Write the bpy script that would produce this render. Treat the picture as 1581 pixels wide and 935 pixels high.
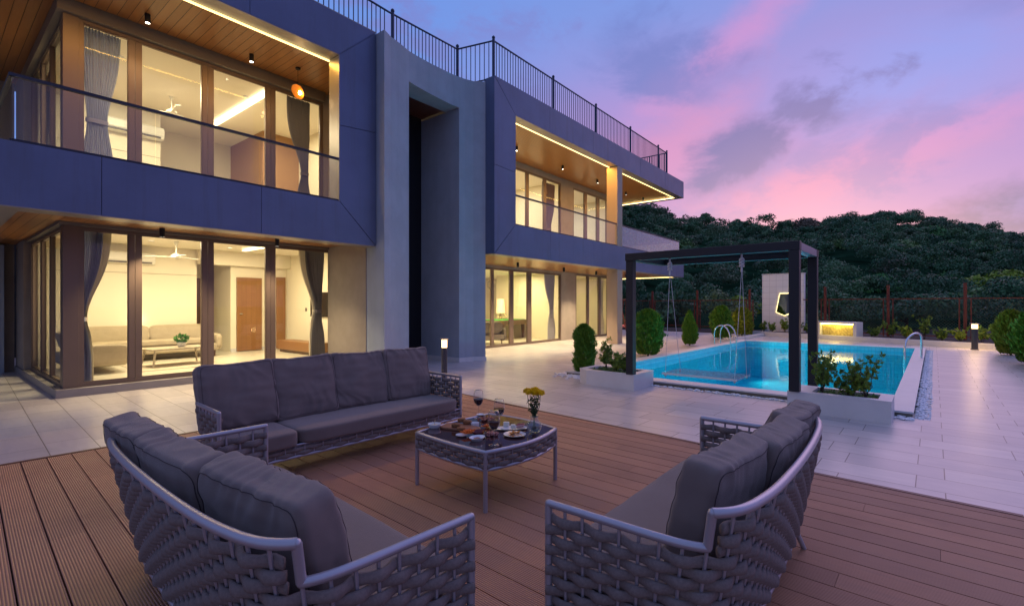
import bpy, bmesh, math, random
import numpy as np
from mathutils import Vector, Matrix, noise
for o in list(bpy.data.objects): bpy.data.objects.remove(o)
R = math.radians
sc = bpy.context.scene
COL = sc.collection
rnd = random.Random(7)
# ---------------------------------------------------------------- camera
cam = bpy.data.cameras.new('camera'); co = bpy.data.objects.new('camera', cam); COL.objects.link(co)
co.location = (0, 0, 1.5); co.rotation_euler = (R(90), 0, R(38.898 - 90))
cam.sensor_width = 36; cam.lens = 36 * 743 / 1581; cam.shift_y = 2.5 / 1581
cam.clip_start = .05; cam.clip_end = 2000
sc.camera = co
sc.view_settings.view_transform = 'Standard'; sc.view_settings.look = 'None'
sc.view_settings.exposure = 0.18; sc.view_settings.gamma = 1
sc.cycles.use_denoising = True
sc.cycles.max_bounces = 8; sc.cycles.diffuse_bounces = 4; sc.cycles.glossy_bounces = 4
sc.cycles.transparent_max_bounces = 24; sc.cycles.transmission_bounces = 8
sc.cycles.sample_clamp_indirect = 4; sc.cycles.sample_clamp_direct = 12; sc.cycles.caustics_reflective = False; sc.cycles.caustics_refractive = False
# ---------------------------------------------------------------- node helper
class NT:
    def __init__(s, tree): s.t = tree; s.n = tree.nodes; s.l = tree.links
    def new(s, kind, **kw):
        nd = s.n.new(kind)
        for k, v in kw.items(): setattr(nd, k, v)
        return nd
    def put(s, sock, v):
        if hasattr(v, 'is_output'): s.l.new(v, sock)
        elif v is not None: sock.default_value = v
    def m(s, op, a, b=None, c=None, clamp=False):
        nd = s.new('ShaderNodeMath', operation=op, use_clamp=clamp)
        for i, v in enumerate((a, b, c)):
            if v is not None: s.put(nd.inputs[i], v)
        return nd.outputs[0]
    def mix(s, f, a, b, mode='MIX'):
        nd = s.new('ShaderNodeMix', data_type='RGBA', blend_type=mode)
        s.put(nd.inputs[0], f)
        for i, v in ((6, a), (7, b)):
            if isinstance(v, tuple) and len(v) == 3: v = v + (1,)
            s.put(nd.inputs[i], v)
        return nd.outputs[2]
    def sm(s, v, a, b):
        nd = s.new('ShaderNodeMapRange', interpolation_type='SMOOTHSTEP')
        s.put(nd.inputs[0], v); nd.inputs[1].default_value = a; nd.inputs[2].default_value = b
        return nd.outputs[0]
    def noise(s, vec, scale, detail=4, rough=.5, dist=0):
        nd = s.new('ShaderNodeTexNoise'); 
        if vec is not None: s.put(nd.inputs['Vector'], vec)
        nd.inputs['Scale'].default_value = scale; nd.inputs['Detail'].default_value = detail
        nd.inputs['Roughness'].default_value = rough; nd.inputs['Distortion'].default_value = dist
        return nd.outputs[0]
    def comb(s, x, y, z):
        nd = s.new('ShaderNodeCombineXYZ')
        for i, v in enumerate((x, y, z)): s.put(nd.inputs[i], v)
        return nd.outputs[0]
    def scale(s, vec, sc3, loc=(0, 0, 0), rot=(0, 0, 0)):
        nd = s.new('ShaderNodeMapping'); s.put(nd.inputs[0], vec)
        nd.inputs['Location'].default_value = loc; nd.inputs['Rotation'].default_value = rot
        nd.inputs['Scale'].default_value = sc3
        return nd.outputs[0]
# ---------------------------------------------------------------- sky
w = bpy.data.worlds.new('World'); sc.world = w; w.use_nodes = True
T = NT(w.node_tree); T.n.clear()
tc = T.new('ShaderNodeTexCoord'); sep = T.new('ShaderNodeSeparateXYZ'); T.l.new(tc.outputs['Generated'], sep.inputs[0])
X, Y, Z = sep.outputs
az = T.m('SUBTRACT', R(38.9), T.m('ARCTAN2', Y, X))          # angle to the right of the pool axis
az = T.m('MULTIPLY', T.m('WRAP', az, math.pi, -math.pi), 180 / math.pi)
el = T.m('MULTIPLY', T.m('ARCSINE', Z), 180 / math.pi)
dirv = tc.outputs['Generated']
n1 = T.noise(T.scale(dirv, (1, 1, 2.2)), 1.6, 6, .55, .3)
n2 = T.noise(T.scale(dirv, (1, 1, 2.0), (4, 2, 1)), 4.2, 8, .6, .5)
n3 = T.noise(T.scale(dirv, (1, 1, 1.7), (9, 5, 3)), 7.5, 8, .62, .2)
n2c = T.m('SUBTRACT', n2, .5); n1c = T.m('SUBTRACT', n1, .5); n3c = T.m('SUBTRACT', n3, .5)
azw = T.m('ADD', az, T.m('MULTIPLY', n2c, 16)); elw = T.m('ADD', el, T.m('MULTIPLY', n2c, 9))
elw2 = T.m('ADD', el, T.m('MULTIPLY', n1c, 14))
cl = lambda r, g, b: (r, g, b, 1)
def blob(a0, e0, ra, re, slant=0., inner=.0, outer=1., wv=None):
    """soft patch of sky round azimuth a0, elevation e0"""
    da = T.m('SUBTRACT', azw, a0); de = T.m('SUBTRACT', elw, e0)
    de = T.m('SUBTRACT', de, T.m('MULTIPLY', da, slant))
    da = T.m('DIVIDE', da, ra); de = T.m('DIVIDE', de, re)
    d = T.m('SQRT', T.m('ADD', T.m('MULTIPLY', da, da), T.m('MULTIPLY', de, de)))
    if wv is not None: d = T.m('ADD', d, T.m('MULTIPLY', n3c, wv))
    return T.m('SUBTRACT', 1.0, T.sm(d, inner, outer))
base = T.mix(T.sm(elw2, 2, 14), cl(.30, .155, .41), cl(.34, .20, .52))
base = T.mix(T.sm(elw2, 13, 34), base, cl(.145, .245, .64))
base = T.mix(T.sm(az, 12, -16), base, cl(.12, .24, .66))
base = T.mix(T.sm(T.m('ABSOLUTE', T.m('SUBTRACT', az, 25)), 60, 130), base, cl(.15, .20, .43))
base = T.mix(T.sm(el, 40, 75), base, cl(.17, .23, .46))
def over(b, mask, colr, k=1.0):
    return T.mix(T.m('MULTIPLY', mask, k, clamp=True), b, colr)
pink = cl(.53, .205, .45); blue = cl(.19, .27, .72)
base = over(base, blob(40, 20, 16, 6, -.1), blue, .75)          # blue gap at the right
base = over(base, blob(17, 16, 13, 8, .5, wv=1.3), pink, .85)
base = over(base, blob(24, 26, 16, 4, .55, wv=1.2), cl(.52, .22, .52), .8)
base = over(base, blob(33, 12.5, 19, 3.4, .2, wv=1.2), pink, .85)
base = over(base, blob(34, 6.5, 18, 1.5, .12, wv=.8), cl(.48, .19, .43), .75)
base = over(base, blob(42, 15, 12, 2.2, .2, wv=.8), cl(.48, .21, .52), .6)
dk = cl(.15, .13, .42)
base = over(base, blob(25, 15.6, 8, 4.6, .35, inner=.35, wv=1.7), cl(.115, .11, .36), 1.0)
base = over(base, blob(33, 20.0, 5.2, 3.2, -.2, inner=.35, wv=1.7), cl(.13, .12, .37), .95)
base = over(base, blob(19, 25.5, 9, 5.0, -.3, inner=.2, wv=1.5), cl(.115, .15, .46), .8)
base = over(base, blob(45.5, 6.2, 11, 3.6, .1, inner=.3, wv=1.5), cl(.085, .10, .32), 1.0)
base = over(base, blob(32, 8.0, 2.2, 1.2, 0, wv=1.6), cl(.22, .15, .45), .7)
base = over(base, T.m('MULTIPLY', T.sm(n3, .45, .62), T.sm(n1, .38, .56)), cl(.17, .16, .47), .6)
base = T.mix(T.sm(el, 0, -4), base, cl(.05, .05, .09))
sky = T.new('ShaderNodeTexSky', sky_type='NISHITA', sun_disc=False, sun_elevation=R(1.5), sun_rotation=R(90 - 8))
bg1 = T.new('ShaderNodeBackground'); T.put(bg1.inputs[0], base); bg1.inputs[1].default_value = 1.0
bg2 = T.new('ShaderNodeBackground'); T.put(bg2.inputs[0], sky.outputs[0]); bg2.inputs[1].default_value = .05
ad = T.new('ShaderNodeAddShader'); T.l.new(bg1.outputs[0], ad.inputs[0]); T.l.new(bg2.outputs[0], ad.inputs[1])
wo = T.new('ShaderNodeOutputWorld'); T.l.new(ad.outputs[0], wo.inputs[0])
# afterglow: a very soft, weak sun from the pink side of the sky
sl = bpy.data.lights.new('sun', 'SUN'); sl.energy = .38; sl.angle = R(40); sl.color = (1, .62, .74)
so = bpy.data.objects.new('sun', sl); COL.objects.link(so)
so.rotation_euler = Vector((-math.cos(R(-4)) , -math.sin(R(-4)), -.62)).to_track_quat('-Z', 'Y').to_euler()

# ---------------------------------------------------------------- materials
MATS = {}
def mat(name, col, rough=.6, metal=0., var=.0, vscale=6., bump=0., bscale=40., spec=.5, col2=None, sheen=0., coat=0., bdetail=3):
    if name in MATS: return MATS[name]
    m = bpy.data.materials.new(name); m.use_nodes = True; t = NT(m.node_tree)
    b = t.n['Principled BSDF']
    tcx = t.new('ShaderNodeTexCoord').outputs['Object']
    c = col + (1,)
    if var or col2:
        f = t.sm(t.noise(tcx, vscale, 5, .6), .3, .7)
        c2 = (col2 or tuple(x * (1 - var) for x in col)) + (1,)
        c = t.mix(f, c, c2)
    t.put(b.inputs['Base Color'], c)
    b.inputs['Roughness'].default_value = rough; b.inputs['Metallic'].default_value = metal
    b.inputs['Specular IOR Level'].default_value = spec
    b.inputs['Sheen Weight'].default_value = sheen; b.inputs['Coat Weight'].default_value = coat
    if bump:
        bn = t.new('ShaderNodeBump'); bn.inputs['Strength'].default_value = bump; bn.inputs['Distance'].default_value = .01
        t.put(bn.inputs['Height'], t.noise(tcx, bscale, bdetail, .6)); t.l.new(bn.outputs[0], b.inputs['Normal'])
    MATS[name] = m
    return m
def emit(name, col, s):
    if name in MATS: return MATS[name]
    m = bpy.data.materials.new(name); m.use_nodes = True; t = NT(m.node_tree)
    b = t.n['Principled BSDF']; b.inputs['Base Color'].default_value = (.8, .8, .8, 1)
    b.inputs['Emission Color'].default_value = col + (1,); b.inputs['Emission Strength'].default_value = s
    MATS[name] = m; return m
def glass(name, tint=(1, 1, 1), ior=1.5, refl=1.0, rough=0.0, base=None, haze=0.0):
    """thin sheet: tinted see-through plus a fresnel mirror"""
    if name in MATS: return MATS[name]
    m = bpy.data.materials.new(name); m.use_nodes = True; t = NT(m.node_tree); t.n.clear()
    geo = t.new('ShaderNodeNewGeometry'); dt = t.new('ShaderNodeVectorMath', operation='DOT_PRODUCT')
    t.l.new(geo.outputs['Incoming'], dt.inputs[0]); t.l.new(geo.outputs['Normal'], dt.inputs[1])
    k0 = ((ior - 1) / (ior + 1)) ** 2
    fres = t.m('ADD', k0, t.m('MULTIPLY', 1 - k0, t.m('POWER', t.m('SUBTRACT', 1, t.m('ABSOLUTE', dt.outputs['Value'])), 5)))
    tr = t.new('ShaderNodeBsdfTransparent'); tr.inputs[0].default_value = tint + (1,)
    gl = t.new('ShaderNodeBsdfGlossy'); gl.inputs['Roughness'].default_value = rough
    f = t.m('MULTIPLY', fres, refl, clamp=True)
    s0 = tr.outputs[0]
    if haze:
        df = t.new('ShaderNodeBsdfDiffuse'); df.inputs[0].default_value = (.7, .72, .75, 1)
        mh = t.new('ShaderNodeMixShader'); mh.inputs[0].default_value = haze
        t.l.new(s0, mh.inputs[1]); t.l.new(df.outputs[0], mh.inputs[2]); s0 = mh.outputs[0]
    mx = t.new('ShaderNodeMixShader'); t.put(mx.inputs[0], f); t.l.new(s0, mx.inputs[1]); t.l.new(gl.outputs[0], mx.inputs[2])
    o = t.new('ShaderNodeOutputMaterial'); t.l.new(mx.outputs[0], o.inputs[0])
    MATS[name] = m; return m

def tweak(m):
    t = NT(m.node_tree); return t, t.n['Principled BSDF'], t.new('ShaderNodeTexCoord').outputs['Object']
M_fascia = mat('fascia_panel', (.122, .16, .275), .40, .25, .16, .9)
t, b, tcx = tweak(M_fascia); lk = b.inputs['Base Color'].links[0].from_socket
stk = t.sm(t.noise(t.scale(tcx, (5, 5, .35)), 1.0, 5, .7), .48, .75); t.put(b.inputs['Base Color'], t.mix(t.m('MULTIPLY', stk, .35), lk, (.085, .095, .12)))
t.put(b.inputs['Roughness'], t.m('ADD', .34, t.m('MULTIPLY', t.noise(tcx, 2.2, 5), .22)))
M_lip = mat('fascia_lip', (.30, .28, .27), .38, .5)
M_tower = mat('tower_plaster', (.36, .42, .50), .9, 0, .12, 2., .5, 160)
t, b, tcx = tweak(M_tower); lk = b.inputs['Base Color'].links[0].from_socket
stk = t.sm(t.noise(t.scale(tcx, (4, 4, .25)), 1.0, 5, .7), .45, .75); t.put(b.inputs['Base Color'], t.mix(t.m('MULTIPLY', stk, .4), lk, (.26, .31, .37)))
M_beige = mat('textured_beige_wall', (.33, .29, .25), .9, 0, .12, 3., .8, 120)
M_frame = mat('window_frame', (.17, .125, .10), .4, .35)
M_frameU = M_frame
M_room = mat('room_paint', (.80, .74, .60), .8, 0)
M_roomfloor = mat('room_floor', (.66, .62, .52), .25, 0, .06, 2.)
M_ceil = mat('room_ceiling', (.85, .80, .70), .9)
M_black = mat('black_metal', (.018, .02, .026), .45, .3)
M_rail = mat('rail_blue_grey', (.035, .05, .10), .5, .3)
M_chrome = mat('chrome', (.75, .77, .8), .14, 1)
M_white = mat('white_plaster', (.72, .71, .72), .7, 0, .06, 4, .15, 60)
M_stone = mat('white_stone', (.66, .66, .68), .45, 0, .07, 3.5, .1, 50)
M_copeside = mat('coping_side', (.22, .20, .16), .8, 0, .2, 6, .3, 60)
M_soil = mat('soil', (.035, .022, .016), .95, 0, .4, 20, .9, 40)
M_earth = mat('earth', (.018, .022, .014), .95, 0, .4, 3, .6, 8)
M_grass = mat('hill_ground', (.018, .055, .028), 1, 0, .6, .25, .0, 1, spec=0)
M_pane = glass('window_glass', (.97, .98, .95), 1.5, 1.25)
M_rglass = glass('railing_glass', (.95, .97, .98), 1.5, .75, .0, haze=.015)
M_door = mat('door_wood', (.26, .12, .045), .4)
M_doord = mat('door_wood_dark', (.10, .045, .025), .4)
M_redpost = mat('rust_red_metal', (.17, .035, .022), .6, .2, .3, 8)
M_wire = mat('fence_wire', (.12, .12, .12), .6, .4)
M_pebble = mat('pebble_white', (.82, .83, .88), .55)
M_powder = mat('sofa_frame_metal', (.42, .41, .47), .40, .55)
M_rope = mat('sofa_rope', (.235, .19, .18), .95, 0, .22, 90, .35, 450)
M_cush = mat('sofa_fabric', (.19, .146, .134), .85, 0, .10, 5, .35, 500, sheen=.25)
M_seam = mat('seam_thread', (.06, .045, .05), .9)
M_strip = emit('led_strip', (1, .74, .26), 2.4)
M_stripw = emit('led_strip_soft', (1, .84, .50), 4)
M_lamp = emit('lamp_warm', (1, .72, .36), 30)
M_spot = emit('downlight_lens', (1, .85, .6), 22)
# wood plank soffits: planks along Y, pitch in X
def plank(name, c1, c2, pitch, rough=.35, axis=0, gap=.06, off=0.):
    m = mat(name, c1, rough); t, b, tcx = tweak(m)
    s = t.new('ShaderNodeSeparateXYZ'); t.put(s.inputs[0], tcx)
    u = s.outputs[axis]; v = s.outputs[1 - axis]
    k = t.m('DIVIDE', t.m('ADD', u, off), pitch); fl = t.m('FLOOR', k); fr = t.m('FRACT', k)
    wn = t.new('ShaderNodeTexWhiteNoise', noise_dimensions='1D'); t.put(wn.inputs['W'], fl)
    gr = t.noise(t.comb(t.m('MULTIPLY', u, 26), t.m('MULTIPLY', v, 1.6), t.m('MULTIPLY', fl, 7.3)), 1.0, 5, .6, 1.2)
    f = t.m('ADD', t.m('MULTIPLY', gr, .75), t.m('MULTIPLY', wn.outputs[0], .35))
    c = t.mix(f, c1, c2)
    g = t.m('LESS_THAN', t.m('ABSOLUTE', t.m('SUBTRACT', fr, .5)), .5 - gap / 2)
    c = t.mix(g, tuple(x * .12 for x in c1), c)
    t.put(b.inputs['Base Color'], c)
    bn = t.new('ShaderNodeBump'); bn.inputs['Strength'].default_value = .7; bn.inputs['Distance'].default_value = .006
    t.put(bn.inputs['Height'], g); t.l.new(bn.outputs[0], b.inputs['Normal'])
    return m
M_soffit = plank('soffit_planks', (.42, .19, .06), (.22, .095, .03), .145)
M_soffitR = plank('soffit_strips', (.46, .20, .05), (.34, .14, .035), .075, .35, 1, .30)
M_soffitT = plank('tower_soffit_planks', (.17, .06, .035), (.10, .03, .02), .12)
# composite deck: boards along local Y(q), grooves across X(p)
M_deck = mat('deck_composite', (.20, .09, .062), .55, 0)
t, b, tcx = tweak(M_deck)
s = t.new('ShaderNodeSeparateXYZ'); t.put(s.inputs[0], tcx)
fl = t.m('FLOOR', t.m('DIVIDE', s.outputs[0], .176)); fq = t.m('FLOOR', t.m('DIVIDE', t.m('ADD', s.outputs[1], t.m('MULTIPLY', fl, .83)), 2.9))
wn = t.new('ShaderNodeTexWhiteNoise', noise_dimensions='2D'); t.put(wn.inputs[0], t.comb(fl, fq, 0))
gr = t.m('SINE', t.m('MULTIPLY', s.outputs[0], 2 * math.pi / .0135))
stn = t.noise(tcx, 1.3, 6, .65); st2 = t.noise(t.scale(tcx, (30, 2, 1)), 1.0, 4)
c = t.mix(wn.outputs[0], (.54, .255, .150), (.42, .198, .122))
c = t.mix(t.m('MULTIPLY', t.sm(stn, .5, .75), .5), c, (.29, .14, .092))
c = t.mix(t.m('MULTIPLY', t.sm(st2, .4, .8), .25), c, (.30, .16, .12))
c = t.mix(t.m('MULTIPLY', t.sm(gr, .1, .8), .6), c, (.06, .026, .018))
t.put(b.inputs['Base Color'], c); t.put(b.inputs['Roughness'], t.m('ADD', .42, t.m('MULTIPLY', stn, .3)))
bn = t.new('ShaderNodeBump'); bn.inputs['Strength'].default_value = .5; bn.inputs['Distance'].default_value = .003; bn.invert = True
t.put(bn.inputs['Height'], gr); t.l.new(bn.outputs[0], b.inputs['Normal'])
# paving: rows .3825 deep, tiles .71 long, stepped joints, satin porcelain
M_pave = mat('porcelain_paving', (.5, .46, .45), .3)
t, b, tcx = tweak(M_pave)
br = t.new('ShaderNodeTexBrick', offset=.26, offset_frequency=2, squash=1)
s = t.new('ShaderNodeSeparateXYZ'); t.put(s.inputs[0], tcx)
t.put(br.inputs['Vector'], t.comb(t.m('ADD', s.outputs[1], 71 - .30 + .185), t.m('ADD', s.outputs[0], 38.25 - .19), 0))
br.inputs['Scale'].default_value = 1; br.inputs['Brick Width'].default_value = .71; br.inputs['Row Height'].default_value = .3825
br.inputs['Mortar Size'].default_value = .0042; br.inputs['Mortar Smooth'].default_value = .2; br.inputs['Bias'].default_value = 0
br.inputs['Color1'].default_value = (.60, .56, .55, 1); br.inputs['Color2'].default_value = (.47, .44, .45, 1); br.inputs['Mortar'].default_value = (.12, .10, .10, 1)
nz = t.noise(t.scale(tcx, (6, 1.3, 1)), 1.2, 7, .65, .6); nz2 = t.noise(tcx, .5, 4)
c = t.mix(t.m('MULTIPLY', t.sm(nz, .35, .75), .35), br.outputs[0], (.36, .34, .37), 'MIX')
c = t.mix(t.m('MULTIPLY', t.sm(t.noise(tcx, 1.7, 8, .7, .8), .52, .72), .30), c, (.30, .28, .29)); c = t.mix(br.outputs[1], c, (.11, .09, .09))
t.put(b.inputs['Base Color'], c)
t.put(b.inputs['Roughness'], t.m('ADD', .20, t.m('ADD', t.m('MULTIPLY', nz, .16), t.m('MULTIPLY', nz2, .10))))
bn = t.new('ShaderNodeBump'); bn.inputs['Strength'].default_value = .25; bn.inputs['Distance'].default_value = .004; bn.invert = True
t.put(bn.inputs['Height'], br.outputs[1]); t.l.new(bn.outputs[0], b.inputs['Normal'])
# pool tiles
M_pool = mat('pool_mosaic', (.2, .7, .85), .4)
t, b, tcx = tweak(M_pool)
br = t.new('ShaderNodeTexBrick', offset=0)
s = t.new('ShaderNodeSeparateXYZ'); t.put(s.inputs[0], tcx)
t.put(br.inputs['Vector'], t.comb(t.m('ADD', s.outputs[0], s.outputs[1]), s.outputs[2], 0))
br.inputs['Scale'].default_value = 1; br.inputs['Brick Width'].default_value = .1; br.inputs['Row Height'].default_value = .1; br.inputs['Mortar Size'].default_value = .004
br.inputs['Color1'].default_value = (.10, .50, .68, 1); br.inputs['Color2'].default_value = (.16, .60, .76, 1); br.inputs['Mortar'].default_value = (.12, .36, .48, 1)
t.put(b.inputs['Base Color'], br.outputs[0])
M_poolfl = mat('pool_floor', (.38, .80, .88), .5, 0, .06, 1.)
# water: clear, tinted, mirror-like at grazing angles, faint ripples
M_water = glass('pool_water', (.10, .84, .98), 1.33, .6, .015)
t = NT(M_water.node_tree)
bn = t.new('ShaderNodeBump'); bn.inputs['Strength'].default_value = .10; bn.inputs['Distance'].default_value = .02
t.put(bn.inputs['Height'], t.noise(t.new('ShaderNodeTexCoord').outputs['Object'], 4.5, 4, .5, .3))
for nd in t.n:
    if nd.type in ('BSDF_GLOSSY',): t.l.new(bn.outputs[0], nd.inputs['Normal'])
def leafmat(name, c1, c2, c3=None, rough=.55):
    m = mat(name, c1, rough); t, b, tcx = tweak(m)
    geo = t.new('ShaderNodeNewGeometry')
    c = t.mix(geo.outputs['Random Per Island'], c1, c2)
    if c3: c = t.mix(t.sm(t.noise(geo.outputs['Position'], .11, 2), .52, .66), c, c3)
    t.put(b.inputs['Base Color'], c); b.inputs['Specular IOR Level'].default_value = .25
    return m
M_leafF = leafmat('forest_leaves', (.042, .135, .068), (.080, .22, .088), (.13, .17, .09))
t = NT(M_leafF.node_tree); b = t.n['Principled BSDF']; lk = b.inputs['Base Color'].links[0].from_socket
vr = t.new('ShaderNodeTexVoronoi', feature='F1'); vr.inputs['Scale'].default_value = .17; t.l.new(t.new('ShaderNodeNewGeometry').outputs['Position'], vr.inputs['Vector'])
sc_ = t.new('ShaderNodeSeparateColor'); t.l.new(vr.outputs['Color'], sc_.inputs[0])
t.put(b.inputs['Base Color'], t.mix(sc_.outputs[0], t.mix(.55, lk, (.010, .035, .024)), t.mix(t.m('MULTIPLY', sc_.outputs[1], .55), lk, (.17, .28, .12))))
M_leafN = leafmat('yellow_green_leaves', (.16, .28, .03), (.34, .42, .05))
M_leafM = leafmat('grey_green_leaves', (.10, .22, .07), (.20, .32, .10))
M_thuja = leafmat('thuja_green', (.06, .17, .018), (.16, .30, .03))
M_thujay = leafmat('thuja_yellow', (.14, .20, .015), (.25, .29, .03))
M_leafP = leafmat('planter_leaves', (.08, .18, .03), (.24, .33, .05))
M_bark = mat('bark', (.06, .045, .035), .9, 0, .3, 20, .6, 40)

# ---------------------------------------------------------------- objects
PR = -0.040965
cP, sP = math.cos(PR), math.sin(PR)
def P2(p, q): return (p * cP - q * sP, p * sP + q * cP)
def tag(o, label=None, cat=None, group=None, kind=None):
    if label: o['label'] = label
    if cat: o['category'] = cat
    if group: o['group'] = group
    if kind: o['kind'] = kind
    return o
def thing(name, label, cat, loc=(0, 0, 0), rz=0., group=None, pool=False):
    o = bpy.data.objects.new(name, None); COL.objects.link(o); o.empty_display_size = .1
    x, y = loc[0], loc[1]
    if pool: x, y = P2(x, y); rz += PR
    o.location = (x, y, loc[2] if len(loc) > 2 else 0); o.rotation_euler = (0, 0, rz)
    return tag(o, label, cat, group)
class MB:
    def __init__(s): s.v = []; s.f = []
    def add(s, vs, fs):
        n = len(s.v); s.v.extend([tuple(v) for v in vs]); s.f.extend([tuple(n + i for i in f) for f in fs]); return s
    def box(s, x0, x1, y0, y1, z0, z1, M=None):
        vs = [(x, y, z) for z in (z0, z1) for x, y in ((x0, y0), (x1, y0), (x1, y1), (x0, y1))]
        if M is not None: vs = [M @ Vector(v) for v in vs]
        return s.add(vs, [(0, 3, 2, 1), (4, 5, 6, 7), (0, 1, 5, 4), (1, 2, 6, 5), (2, 3, 7, 6), (3, 0, 4, 7)])
    def prism(s, poly, z0, z1, ax='z'):
        """extrude a 2D outline along z, or an XZ outline along y"""
        n = len(poly)
        if ax == 'z': vs = [(x, y, z0) for x, y in poly] + [(x, y, z1) for x, y in poly]
        else: vs = [(x, z0, z) for x, z in poly] + [(x, z1, z) for x, z in poly]
        fs = [tuple(range(n - 1, -1, -1)), tuple(range(n, 2 * n))] + [(i, (i + 1) % n, n + (i + 1) % n, n + i) for i in range(n)]
        return s.add(vs, fs)
    def tube(s, path, r, n=8, closed=False, cap=True, flat=None):
        P = [Vector(p) for p in path]; m = len(P); rr = r if hasattr(r, '__len__') else [r] * m
        vs = []; up = None
        for i in range(m):
            a = P[(i - 1) % m] if (closed or i > 0) else P[i]; c = P[(i + 1) % m] if (closed or i < m - 1) else P[i]
            t = (c - a).normalized() if (c - a).length > 1e-9 else Vector((0, 0, 1))
            if up is None: up = Vector((0, 0, 1)) if abs(t.z) < .9 else Vector((1, 0, 0))
            b = t.cross(up)
            if b.length < 1e-6: b = t.cross(Vector((0, 1, 0)))
            b.normalize(); nn = b.cross(t).normalized(); up = nn
            for k in range(n):
                an = 2 * math.pi * (k + .5) / n
                vs.append(P[i] + (b * math.cos(an) + nn * math.sin(an)) * rr[i])
        fs = []
        for i in range(m if closed else m - 1):
            j = (i + 1) % m
            for k in range(n): fs.append((i * n + k, i * n + (k + 1) % n, j * n + (k + 1) % n, j * n + k))
        if cap and not closed: fs.append(tuple(range(n - 1, -1, -1))); fs.append(tuple((m - 1) * n + k for k in range(n)))
        return s.add(vs, fs)
    def lathe(s, prof, n=20, c=(0, 0, 0), sx=1., sy=1.):
        vs = [(c[0] + r * sx * math.cos(2 * math.pi * k / n), c[1] + r * sy * math.sin(2 * math.pi * k / n), c[2] + z) for r, z in prof for k in range(n)]
        fs = [(i * n + k, i * n + (k + 1) % n, (i + 1) * n + (k + 1) % n, (i + 1) * n + k) for i in range(len(prof) - 1) for k in range(n)]
        if prof[0][0] > 1e-4: fs.append(tuple(range(n - 1, -1, -1)))
        if prof[-1][0] > 1e-4: fs.append(tuple((len(prof) - 1) * n + k for k in range(n)))
        return s.add(vs, fs)
    def build(s, name, m, parent=None, smooth=None, bevel=0., loc=None, rot=None):
        me = bpy.data.meshes.new(name); me.from_pydata(s.v, [], s.f); me.validate(); me.update()
        return link(name, me, m, parent, smooth, bevel, loc, rot)
def link(name, me, m, parent=None, smooth=None, bevel=0., loc=None, rot=None):
    o = bpy.data.objects.new(name, me); COL.objects.link(o)
    if m: me.materials.append(m)
    if parent: o.parent = parent
    if loc: o.location = loc
    if rot: o.rotation_euler = rot
    if smooth:
        if smooth is True: me.shade_smooth()
        else: me.shade_smooth(); me.set_sharp_from_angle(angle=R(smooth))
    if bevel:
        bv = o.modifiers.new('bevel', 'BEVEL'); bv.width = bevel; bv.segments = 2; bv.limit_method = 'ANGLE'; bv.angle_limit = R(50)
    return o
def npmesh(name, V, F, m, parent=None, smooth=False):
    me = bpy.data.meshes.new(name); V = np.asarray(V, np.float32); F = np.asarray(F, np.int32)
    me.vertices.add(len(V)); me.vertices.foreach_set('co', V.ravel())
    me.loops.add(F.size); me.loops.foreach_set('vertex_index', F.ravel())
    me.polygons.add(len(F)); k = F.shape[1]
    me.polygons.foreach_set('loop_start', np.arange(0, F.size, k, dtype=np.int32)); me.polygons.foreach_set('loop_total', np.full(len(F), k, np.int32))
    me.update(calc_edges=True)
    return link(name, me, m, parent, smooth or None)
def copy_tree(o, parent=None, loc=None, rz=None):
    c = o.copy(); COL.objects.link(c); c.parent = parent
    if loc: c.location = loc
    if rz is not None: c.rotation_euler = (0, 0, rz)
    for ch in list(o.children): copy_tree(ch, c)
    return c
def light(kind, loc, energy, col, size=.1, rot=None, spot=None, parent=None, size_y=None, blend=.5):
    l = bpy.data.lights.new(kind.lower() + '_lamp', kind); l.energy = energy; l.color = col
    if kind == 'AREA':
        l.size = size
        if size_y: l.shape = 'RECTANGLE'; l.size_y = size_y
    else: l.shadow_soft_size = size
    if kind == 'SPOT': l.spot_size = R(spot); l.spot_blend = blend
    o = bpy.data.objects.new(l.name, l); COL.objects.link(o); o.location = loc
    if rot: o.rotation_euler = rot
    if parent: o.parent = parent
    return o
WARM = (1, .82, .50); WARM2 = (1, .85, .57)
def pobj(o):                       # a top-level mesh laid out in the pool's own axes
    o.rotation_euler = (0, 0, PR); return o
def st(o): return tag(o, kind='structure')

# ================================================================ GROUND
PX0, PX1, PY0, PY1 = 8.85, 20.5, .455, 5.6          # pool inner edges, pool axes
g = MB()
for a_ in ((-400, 8.6, -400, 500), (8.6, 20.75, -400, .22), (8.6, 20.75, 5.85, 500), (20.75, 600, -400, 500)):
    g.add([(a_[0], a_[2], -.35), (a_[1], a_[2], -.35), (a_[1], a_[3], -.35), (a_[0], a_[3], -.35)], [(0, 1, 2, 3)])
st(pobj(g.build('ground', M_earth)))
def rects(mb, L, z0, z1):
    for a in L: mb.box(a[0], a[1], a[2], a[3], z0, z1)
pv = MB()
rects(pv, [(-14, 8.25, -16, 24), (8.25, 21.0, -16, .03), (8.25, 8.6, .195, 24), (8.6, 21.0, 5.8, 24), (21.0, 21.9, -16, 24)], -.30, 0)
pv.prism([(21.9, -3.2), (21.9, 24), (26.3, 24), (26.3, 7.0), (25.5, 6.6)], -.30, 0)
st(pobj(pv.build('pavement', M_pave)))
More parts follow.
